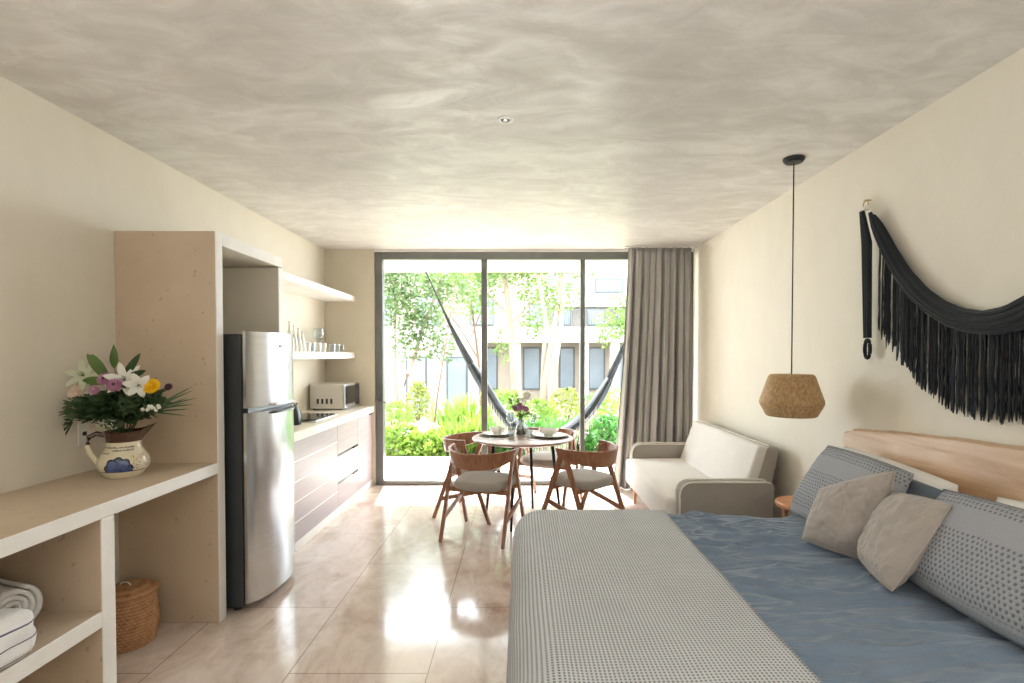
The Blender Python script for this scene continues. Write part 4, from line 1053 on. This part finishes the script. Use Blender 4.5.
tflower('mauve_bloom', 'mauve pink bloom at the right, lowest of the table flowers', (.045, -.03, .245), daisy(F_p, F_k, .034, 18, 3))
tflower('leaf_sprig', 'green leafy sprig rising at the left of the table flowers', (-.06, .01, .30), cluster(L_md, .04, .03, .06, 60, .035, .014, seed=8))
tflower('leaf_sprig', 'green leafy sprig around the neck of the vase', (.02, .0, .20), cluster(L_md, .05, .04, .03, 70, .03, .012, seed=9))

# ------------------------------------------------------------------ terrace, hammock and garden
M_terr = mat('terrace_stone', 'E2DCD2', 'EEE9E0', 3, .6, bump=.05)
M_ext = mat('exterior_render', 'D8CFC4', 'E2DACF', 2, .8)
bm = B(); box(bm, -5, 6, YB+.12, 7.75, -.12, -.002); struct('terrace_floor', bm, M_terr)
bm = B(); box(bm, -5, 6, YB+.12, 7.7, ZC, ZC+.3); struct('terrace_ceiling', bm, M_ext)
for k, xx in ((1, -3.6), (2, 3.3)):
    bm = B(); box(bm, xx-.1, xx+.1, YB+.12, 7.7, 0, ZC); o = struct('terrace_wall', bm, M_ext)
t = thing('hammock', 'grey woven hammock slung across the terrace outside the glass door', 'hammock', (.33, 7.25, 0))
HA, HB = Vector((-1.63, 0, 2.655)), Vector((1.54, 0, 2.655))
def hz(x):  # hanging line, lowest in the middle
    q = x/1.63
    return q
keyL = [(-1.63, 2.63), (-1.23, 1.76), (-.88, 1.14), (-.50, .60), (0.0, .33), (.41, .53), (.75, .92), (1.09, 1.63), (1.54, 2.63)]
def kz(s):
    n_ = len(keyL)-1; i = min(int(s*n_), n_-1); q = s*n_-i
    p0, p1, p2, p3 = keyL[max(i-1, 0)], keyL[i], keyL[i+1], keyL[min(i+2, n_)]
    f_ = lambda a, b, c, d: .5*((2*b)+(-a+c)*q+(2*a-5*b+4*c-d)*q*q+(-a+3*b-3*c+d)*q**3)
    return f_(p0[0], p1[0], p2[0], p3[0]), f_(p0[1], p1[1], p2[1], p3[1])
bm = B(); HP, HR = [], []
for i in range(61):
    u = i/60; x, z = kz(.20 + .60*u); HP.append((x, .012*sin(u*17), z)); HR.append(.054 + .026*sin(pi*u)**.6 + .006*sin(u*23))
tube(bm, HP, HR, 26, sx=1, sy=1.7)
for i, v_ in enumerate(bm.verts):   # gathered cloth: lengthwise pleats
    k_ = i % 26; v_.co += Vector((0, .010*sin(k_*2.4), .010*sin(k_*2.4 + 1)))
obj('hammock_cloth', bm, M_hamm, t, 'all')
def hb(u, v_):
    x, z = kz(.20 + .60*u); return Vector((x, (.12 if v_ else -.12), z - .02)), 0
for s0, s1 in ((0, .21), (1, .79)):
    bm = B(); P = [kz(s0 + (s1-s0)*i/8) for i in range(9)]
    tube(bm, [(x, 0, z) for x, z in P], [.010]*3 + [.016, .026, .038, .044, .050, .054], 8, sy=.8); obj('rope', bm, M_hamm, t, True)
bm = B(); rn = random.Random(2)
for i in range(70):
    u = .12 + .76*i/69
    for v_ in (0, 1):
        p, _ = hb(u, v_); L_ = .26*min(1, sin(pi*u)*1.6); tube(bm, [p, p + Vector((rn.uniform(-.01, .01), .005, -L_*.6)), p + Vector((rn.uniform(-.015, .015), 0, -L_))], .0022, 4)
o = obj('fringe', bm, M_tp, t); o['kind'] = 'stuff'
for p in (HA, HB):
    bm = B(); tube(bm, [(p.x + .028*sin(a), 0, p.z - .03 + .028*cos(a)) for a in [2*pi*i/16 for i in range(17)]], .006, 6, False); obj('hook_ring', bm, M_alu, t, True)

bm = B()
def gz(x, y): 
    q = min(1, max(0, (y-7.7)/14)); return -.06 - .75*q + .05*nz(x*.7, y*.7)
grid(bm, lambda u, v_: (Vector((-16+34*u, 7.72+26*v_, gz(-16+34*u, 7.72+26*v_))), (u, v_)), 60, 50)
struct('garden_ground', bm, mat('garden_earth', '7C7056', '8C8068', 2, .95, bump=.3))
G1 = leafmat('shrub_lime', '6A8A30', '8CA844', .4, 2); G2 = leafmat('shrub_green', '3F7A30', '5C9440', .4, 2); G3 = leafmat('tree_leaf', '4A662A', '6A8240', .45, 2); G4 = leafmat('tree_leaf_grey', '43572E', '5C7042', .4, 2); G5 = leafmat('shrub_gold', '76803A', '8A923E', .3, 2)
M_bark = mat('pale_bark', '7C6C5C', '8E7E6E', 6, .9, bump=.5, stretch=(1, 1, .3)); M_bark2 = mat('brown_bark', '5A4638', '6C5646', 6, .9, bump=.5, stretch=(1, 1, .3))
def rleaf(bm_, p, L, W, rn, flat=.0):
    d = Vector((rn.gauss(0, 1), rn.gauss(0, 1), rn.gauss(0, .7) + flat)).normalized(); n_ = Vector((rn.gauss(0, 1), rn.gauss(0, 1), rn.gauss(0, 1) + .8)); s = d.cross(n_)
    if s.length < .01: return
    s.normalize(); up = s.cross(d)
    v = [bm_.verts.new(p), bm_.verts.new(p + d*L*.5 + s*W/2 - up*L*.05), bm_.verts.new(p + d*L - up*L*.16), bm_.verts.new(p + d*L*.5 - s*W/2 - up*L*.05)]
    bm_.faces.new(v)
def tree(name, label, base, trunks, blobs, nleaf, ml, mb, L=.13, W=.06, seed=1, branches=()):
    t_ = thing(name, label, 'tree', base, 0, 'garden trees'); rn = random.Random(seed)
    for pts, r0, r1 in trunks:
        bm_ = B(); n_ = len(pts); P = []
        for i in range(n_-1):
            a, b = Vector(pts[i]), Vector(pts[i+1])
            for k in range(4): P.append(a.lerp(b, k/4) + Vector((.03*nz(i*3+k, seed), .03*nz(i+k*2, seed, 3), 0)))
        P.append(Vector(pts[-1])); tube(bm_, P, [r0 + (r1-r0)*i/(len(P)-1) for i in range(len(P))], 9); obj('trunk', bm_, mb, t_, True)
    if branches:
        bm_ = B()
        for a, b, r in branches: tube(bm_, [a, (Vector(a)+Vector(b))/2 + Vector((0, 0, .1)), b], [r, r*.8, r*.3], 6)
        obj('branches', bm_, mb, t_, True)
    bm_ = B(); tot = sum(b[3]*b[4]*b[5] for b in blobs)
    for cx, cy, cz, rx, ry, rz in blobs:
        k = int(nleaf*rx*ry*rz/tot)
        for i in range(k):
            th = rn.uniform(0, 2*pi); z = rn.uniform(-1, 1); rr = rn.random()**.45; q = math.sqrt(1-z*z)
            rleaf(bm_, Vector((cx + rx*rr*q*cos(th), cy + ry*rr*q*sin(th), cz + rz*rr*z)), L*rn.uniform(.6, 1.3), W*rn.uniform(.7, 1.2), rn)
    obj('crown', bm_, ml, t_); return t_
def gp(px, py, y): return ((px-521)*y/F, CAMZ-(py-355)*y/F)
def gtree(px, y, name, label, **k):
    x = (px-521)*y/F; return tree(name, label, (x, y, gz(x, y)), **k)
# left broadleaf tree
gtree(398, 11.5, 'broadleaf_tree', 'leafy green tree at the left of the garden with several thin stems', trunks=[([(0, 0, 0), (.1, 0, 1.0), (.5, .2, 2.3), (1.0, .1, 3.6)], .06, .03), ([(.02, 0, 0), (-.1, .1, 1.3), (-.1, .2, 3.4)], .05, .03)],
      blobs=[(.1, 0, 3.1, .8, .7, .8), (.6, 0, 2.4, .55, .5, .45), (.9, .1, 1.9, .45, .4, .38), (.2, 0, 2.0, .4, .4, .4), (1.1, 0, 3.3, .5, .5, .5), (-.4, .1, 3.9, .8, .7, .6)], nleaf=3600, ml=G4, mb=M_bark, L=.12, W=.07, seed=2, branches=[((.3, .1, 1.6), (.95, .1, 2.0), .02), ((.5, .2, 2.3), (.1, 0, 3.1), .02), ((-.1, .1, 1.6), (.3, 0, 2.1), .02)])
# centre-left pale trunk tree
gtree(519, 13.0, 'slender_tree', 'slender tree with one tall pale trunk behind the dining table', trunks=[([(0, 0, 0), (-.12, 0, 1.4), (-.22, 0, 2.6), (-.42, 0, 4.4)], .10, .06)],
      blobs=[(-.4, 0, 4.2, 1.3, 1.0, .7), (.8, .2, 3.3, .9, .7, .5), (.4, 0, 2.6, .5, .5, .35), (-1.0, 0, 3.3, .6, .6, .4), (-.4, .3, 2.1, .35, .35, .5)], nleaf=3400, ml=G3, mb=M_bark, L=.13, W=.06, seed=3, branches=[((-.22, 0, 2.6), (.8, .1, 3.4), .03), ((-.25, 0, 2.8), (-1.0, 0, 3.4), .03)])
gtree(545, 12.0, 'many_stemmed_tree', 'tree with several pale leaning trunks right of the table flowers', trunks=[([(0, 0, 0), (.0, 0, 1.2), (.22, 0, 2.5), (.55, .1, 4.2)], .09, .05), ([(-.08, .1, 0), (-.05, .1, 1.2), (.02, .1, 2.6), (-.3, .1, 4.4)], .06, .04), ([(.1, -.1, 0), (.16, -.1, 1.0), (.35, -.1, 2.4), (.45, 0, 4.0)], .06, .04)],
      blobs=[(.5, 0, 4.0, 1.0, .9, .5), (-.4, 0, 4.1, .9, .8, .5), (.25, 0, 2.9, .25, .25, .25)], nleaf=1900, ml=G3, mb=M_bark, L=.13, W=.055, seed=4)
gtree(482, 14.5, 'feathery_tree', 'feathery lime tree spreading high between the hammock rope and the door post', trunks=[([(0, 0, 0), (-.1, 0, 1.8), (-.3, 0, 3.4)], .05, .03)],
      blobs=[(-.7, 0, 4.1, 1.3, .9, .6), (-.1, 0, 3.2, .6, .6, .4), (-1.1, 0, 3.1, .5, .5, .35), (.3, 0, 4.3, .9, .8, .5)], nleaf=2600, ml=G3, mb=M_bark2, L=.14, W=.05, seed=5, branches=[((-.1, 0, 1.8), (-1.1, 0, 3.3), .025), ((-.3, 0, 2.4), (.4, 0, 4), .02)])
gtree(622, 17.5, 'leafy_tree', 'small leafy tree at the right of the view before the far house', trunks=[([(.1, 0, 0), (.1, 0, 2.8)], .05, .03)], blobs=[(.0, 0, 3.1, .9, .8, .6), (.4, 0, 3.8, .7, .7, .5), (-.5, 0, 2.6, .4, .4, .3)], nleaf=1200, ml=G3, mb=M_bark, L=.16, W=.08, seed=6)
gtree(432, 10.2, 'leaning_sapling', 'thin bare leaning sapling stem left of the hammock', trunks=[([(0, 0, 0), (.1, 0, .9), (.3, .1, 2.2), (.45, .1, 3.2)], .022, .012)], blobs=[(.45, .1, 3.3, .4, .4, .25)], nleaf=160, ml=G3, mb=M_bark2, L=.12, W=.05, seed=7)
# shrubs: tufts of arching blades and leafy mounds
def shrub(px, y, r, h, m, label, kind, seed, n=260):
    x = (px-521)*y/F; z0_ = gz(x, y); rn = random.Random(seed)
    t_ = thing('garden_shrub', label, 'shrub', (x, y, z0_), 0, 'garden shrubs'); bm_ = B()
    if kind == 'blade':
        for i in range(n):
            a = rn.uniform(0, 2*pi); tilt = rn.uniform(.15, 1.1); L = h*rn.uniform(.8, 1.35); p = Vector((rn.gauss(0, r*.32), rn.gauss(0, r*.32), 0))
            leaf(bm_, p, (cos(a)*tilt, sin(a)*tilt, 1), L, rn.uniform(.03, .055), -.0 + .35*tilt, 0, 4)
    else:
        for i in range(n*3):
            th = rn.uniform(0, 2*pi); zz = rn.random(); rr = rn.random()**.4*math.sqrt(max(0, 1-zz*zz*.9)); p = Vector((r*rr*cos(th), r*rr*sin(th), h*zz))
            rleaf(bm_, p, rn.uniform(.07, .14), rn.uniform(.04, .07), rn, .6)
    obj('foliage', bm_, m, t_); bm_ = B()
    for k in range(5): tube(bm_, [(0, 0, -.03), (rn.uniform(-.3, .3)*r, rn.uniform(-.3, .3)*r, h*.6)], [.015, .006], 5)
    obj('stems', bm_, M_bark2, t_)
SH = [
 (400, 8.5, .42, .42, G1, 'lime leafy mound nearest the terrace at the far left', 'mound'), (425, 8.3, .38, .34, G1, 'low lime mound left of the dining chairs at the terrace edge', 'mound'),
 (452, 8.6, .45, .50, G1, 'lime blade leaved clump just left of the left door post', 'blade'), (478, 8.9, .42, .55, G1, 'lime blade leaved clump behind the left door post', 'blade'),
 (392, 10.2, .6, .75, G1, 'lime bush by the white wall at the far left of the garden', 'mound'), (462, 10.6, .6, .85, G1, 'tall lime bush behind the hammock rope', 'blade'),
 (502, 8.8, .40, .50, G2, 'green clump behind the wine glasses', 'blade'), (530, 8.6, .42, .48, G2, 'green clump seen right behind the table flowers', 'mound'),
 (556, 8.5, .42, .55, G2, 'fresh green clump right of the table flowers', 'blade'), (580, 8.8, .42, .52, G2, 'fresh green bush above the right bowl', 'mound'),
 (606, 8.3, .40, .58, G2, 'fresh green leafy bush right of the right door post', 'mound'), (628, 8.5, .42, .45, G2, 'green bush partly behind the curtain edge', 'mound'),
 (506, 11.0, .6, .95, G1, 'lime bush beside the tall pale trunk', 'mound'), (540, 10.6, .5, .75, G1, 'lime bush at the foot of the leaning trunks', 'mound'),
 (566, 11.5, .55, 1.0, G5, 'golden leaved bush right of the leaning trunks', 'mound'), (612, 11.5, .7, 1.0, G1, 'broad lime bush behind the right hammock rope', 'mound'),
 (418, 12.5, .35, 1.15, G5, 'small golden shrub before the white wall at the left', 'mound'), (596, 14.5, .7, .8, G2, 'darker green bush before the far house', 'mound')]
for i, s in enumerate(SH): shrub(*s, 20+i)
# rocks
M_rock = mat('pale_limestone', 'A39B8F', 'B4ADA2', 5, .9, bump=.5)
for i, (px, y, r, lab) in enumerate(((412, 9.6, .24, 'pale limestone boulder at the left of the rockery'), (424, 9.3, .30, 'largest pale limestone boulder in the middle of the rockery'), (438, 9.1, .20, 'pale limestone boulder at the right of the rockery'), (449, 9.3, .14, 'smallest pale stone at the right end of the rockery'))):
    x = (px-521)*y/F; bm = B(); bmesh.ops.create_icosphere(bm, subdivisions=3, radius=r)
    for v_ in bm.verts: v_.co *= 1 + .25*nz(v_.co.x*5+i, v_.co.y*5, v_.co.z*5); v_.co.z = v_.co.z*.8 + .22
    o = obj('garden_rock', bm, M_rock, None, True); o.location = (x, y, gz(x, y)); tag(o, lab, 'rock', 'rocks of the garden rockery')

# far apartment house
M_fac = mat('facade_white', '9C9894', 'A6A29E', 1, .8); M_fac2 = mat('facade_beige', '85796C', '908476', 1, .8)
M_win = mat('far_window_glass', '59626A', '6A737B', 1, .35); M_rail = mat('railing_grey', '3E4246', rough=.5)
Yf = 26.0
t = thing('apartment_building', 'white two storey apartment house with columns across the garden', 'building', (0, Yf, -.85)); zo = -.85
def ab(name, x0_, x1_, y0_, y1_, z0_, z1_, m, par=None):
    bm_ = B(); box(bm_, x0_, x1_, y0_-Yf, y1_-Yf, z0_-zo, z1_-zo, .01, 1); return obj(name, bm_, m, par or t)
ab('wall', -9.5, 9, Yf+1.2, Yf+1.6, zo, 6.9, M_fac2)
ab('wall', 1.3, 9, Yf+.6, Yf+1.2, 3.9, 6.9, M_fac)
ab('floor_slab', -9.5, 9, Yf-.3, Yf+1.2, 2.1, 2.85, M_fac)
ab('roof_slab', -9.5, 9, Yf-.3, Yf+1.6, 6.6, 6.9, M_fac)
for x in (-8.6, -6.6, -4.4, -2.4, -.25, 1.55, 3.1, 4.6, 6.4): ab('column', x-.22, x+.22, Yf-.1, Yf+.3, zo, 2.1, M_fac)
for a, b in ((-8.2, -7.0), (-6.0, -4.8), (-3.9, -2.9), (-2.0, -1.2), (.1, 1.0), (1.95, 2.75), (3.45, 4.3), (4.9, 6.1)):
    wf = ab('window', a, b, Yf+1.12, Yf+1.2, -.3, 1.9, M_rail); ab('pane', a+.07, b-.07, Yf+1.1, Yf+1.12, -.22, 1.82, M_win, wf)
for a, b, z0_, z1_ in ((-8, -6.6, 3.0, 4.6), (-5.4, -4.2, 3.0, 4.5), (-2.6, -1.4, 3.0, 4.5), (.4, 1.2, 2.95, 4.1), (1.6, 2.5, 2.95, 3.8), (3.3, 4.2, 2.95, 3.8), (4.8, 6, 2.95, 3.8), (1.9, 2.5, 4.7, 5.1), (3.7, 5.1, 4.6, 5.3)):
    yy = Yf+.52 if a > 1.3 else Yf+1.12
    wf = ab('window', a, b, yy, yy+.08, z0_, z1_, M_rail); ab('pane', a+.06, b-.06, yy-.02, yy, z0_+.06, z1_-.06, M_win, wf)
bm = B()
for i in range(70):
    x = 1.0 + i*.1; box(bm, x, x+.03, -.25, -.22, 2.85-zo, 3.65-zo)
box(bm, 1.0, 8, -.26, -.21, 3.65-zo, 3.70-zo); o = obj('balcony_railing', bm, M_rail, t)
# white annexe wall at the left
t = thing('garden_annexe', 'white garden annexe with tall openings behind the left tree', 'building', (-3.8, 17, -.75))
bm = B(); box(bm, -2.2, 2.6, 0, .3, 0, 2.9, .01, 1); obj('wall', bm, M_fac, t)
for a in (-1.6, .1, 1.4):
    bm = B(); box(bm, a, a+.7, -.04, .0, .3, 2.2, .01, 1); wf = obj('window', bm, M_rail, t); bm = B(); box(bm, a+.07, a+.63, -.06, -.04, .37, 2.13); obj('pane', bm, M_win, wf)
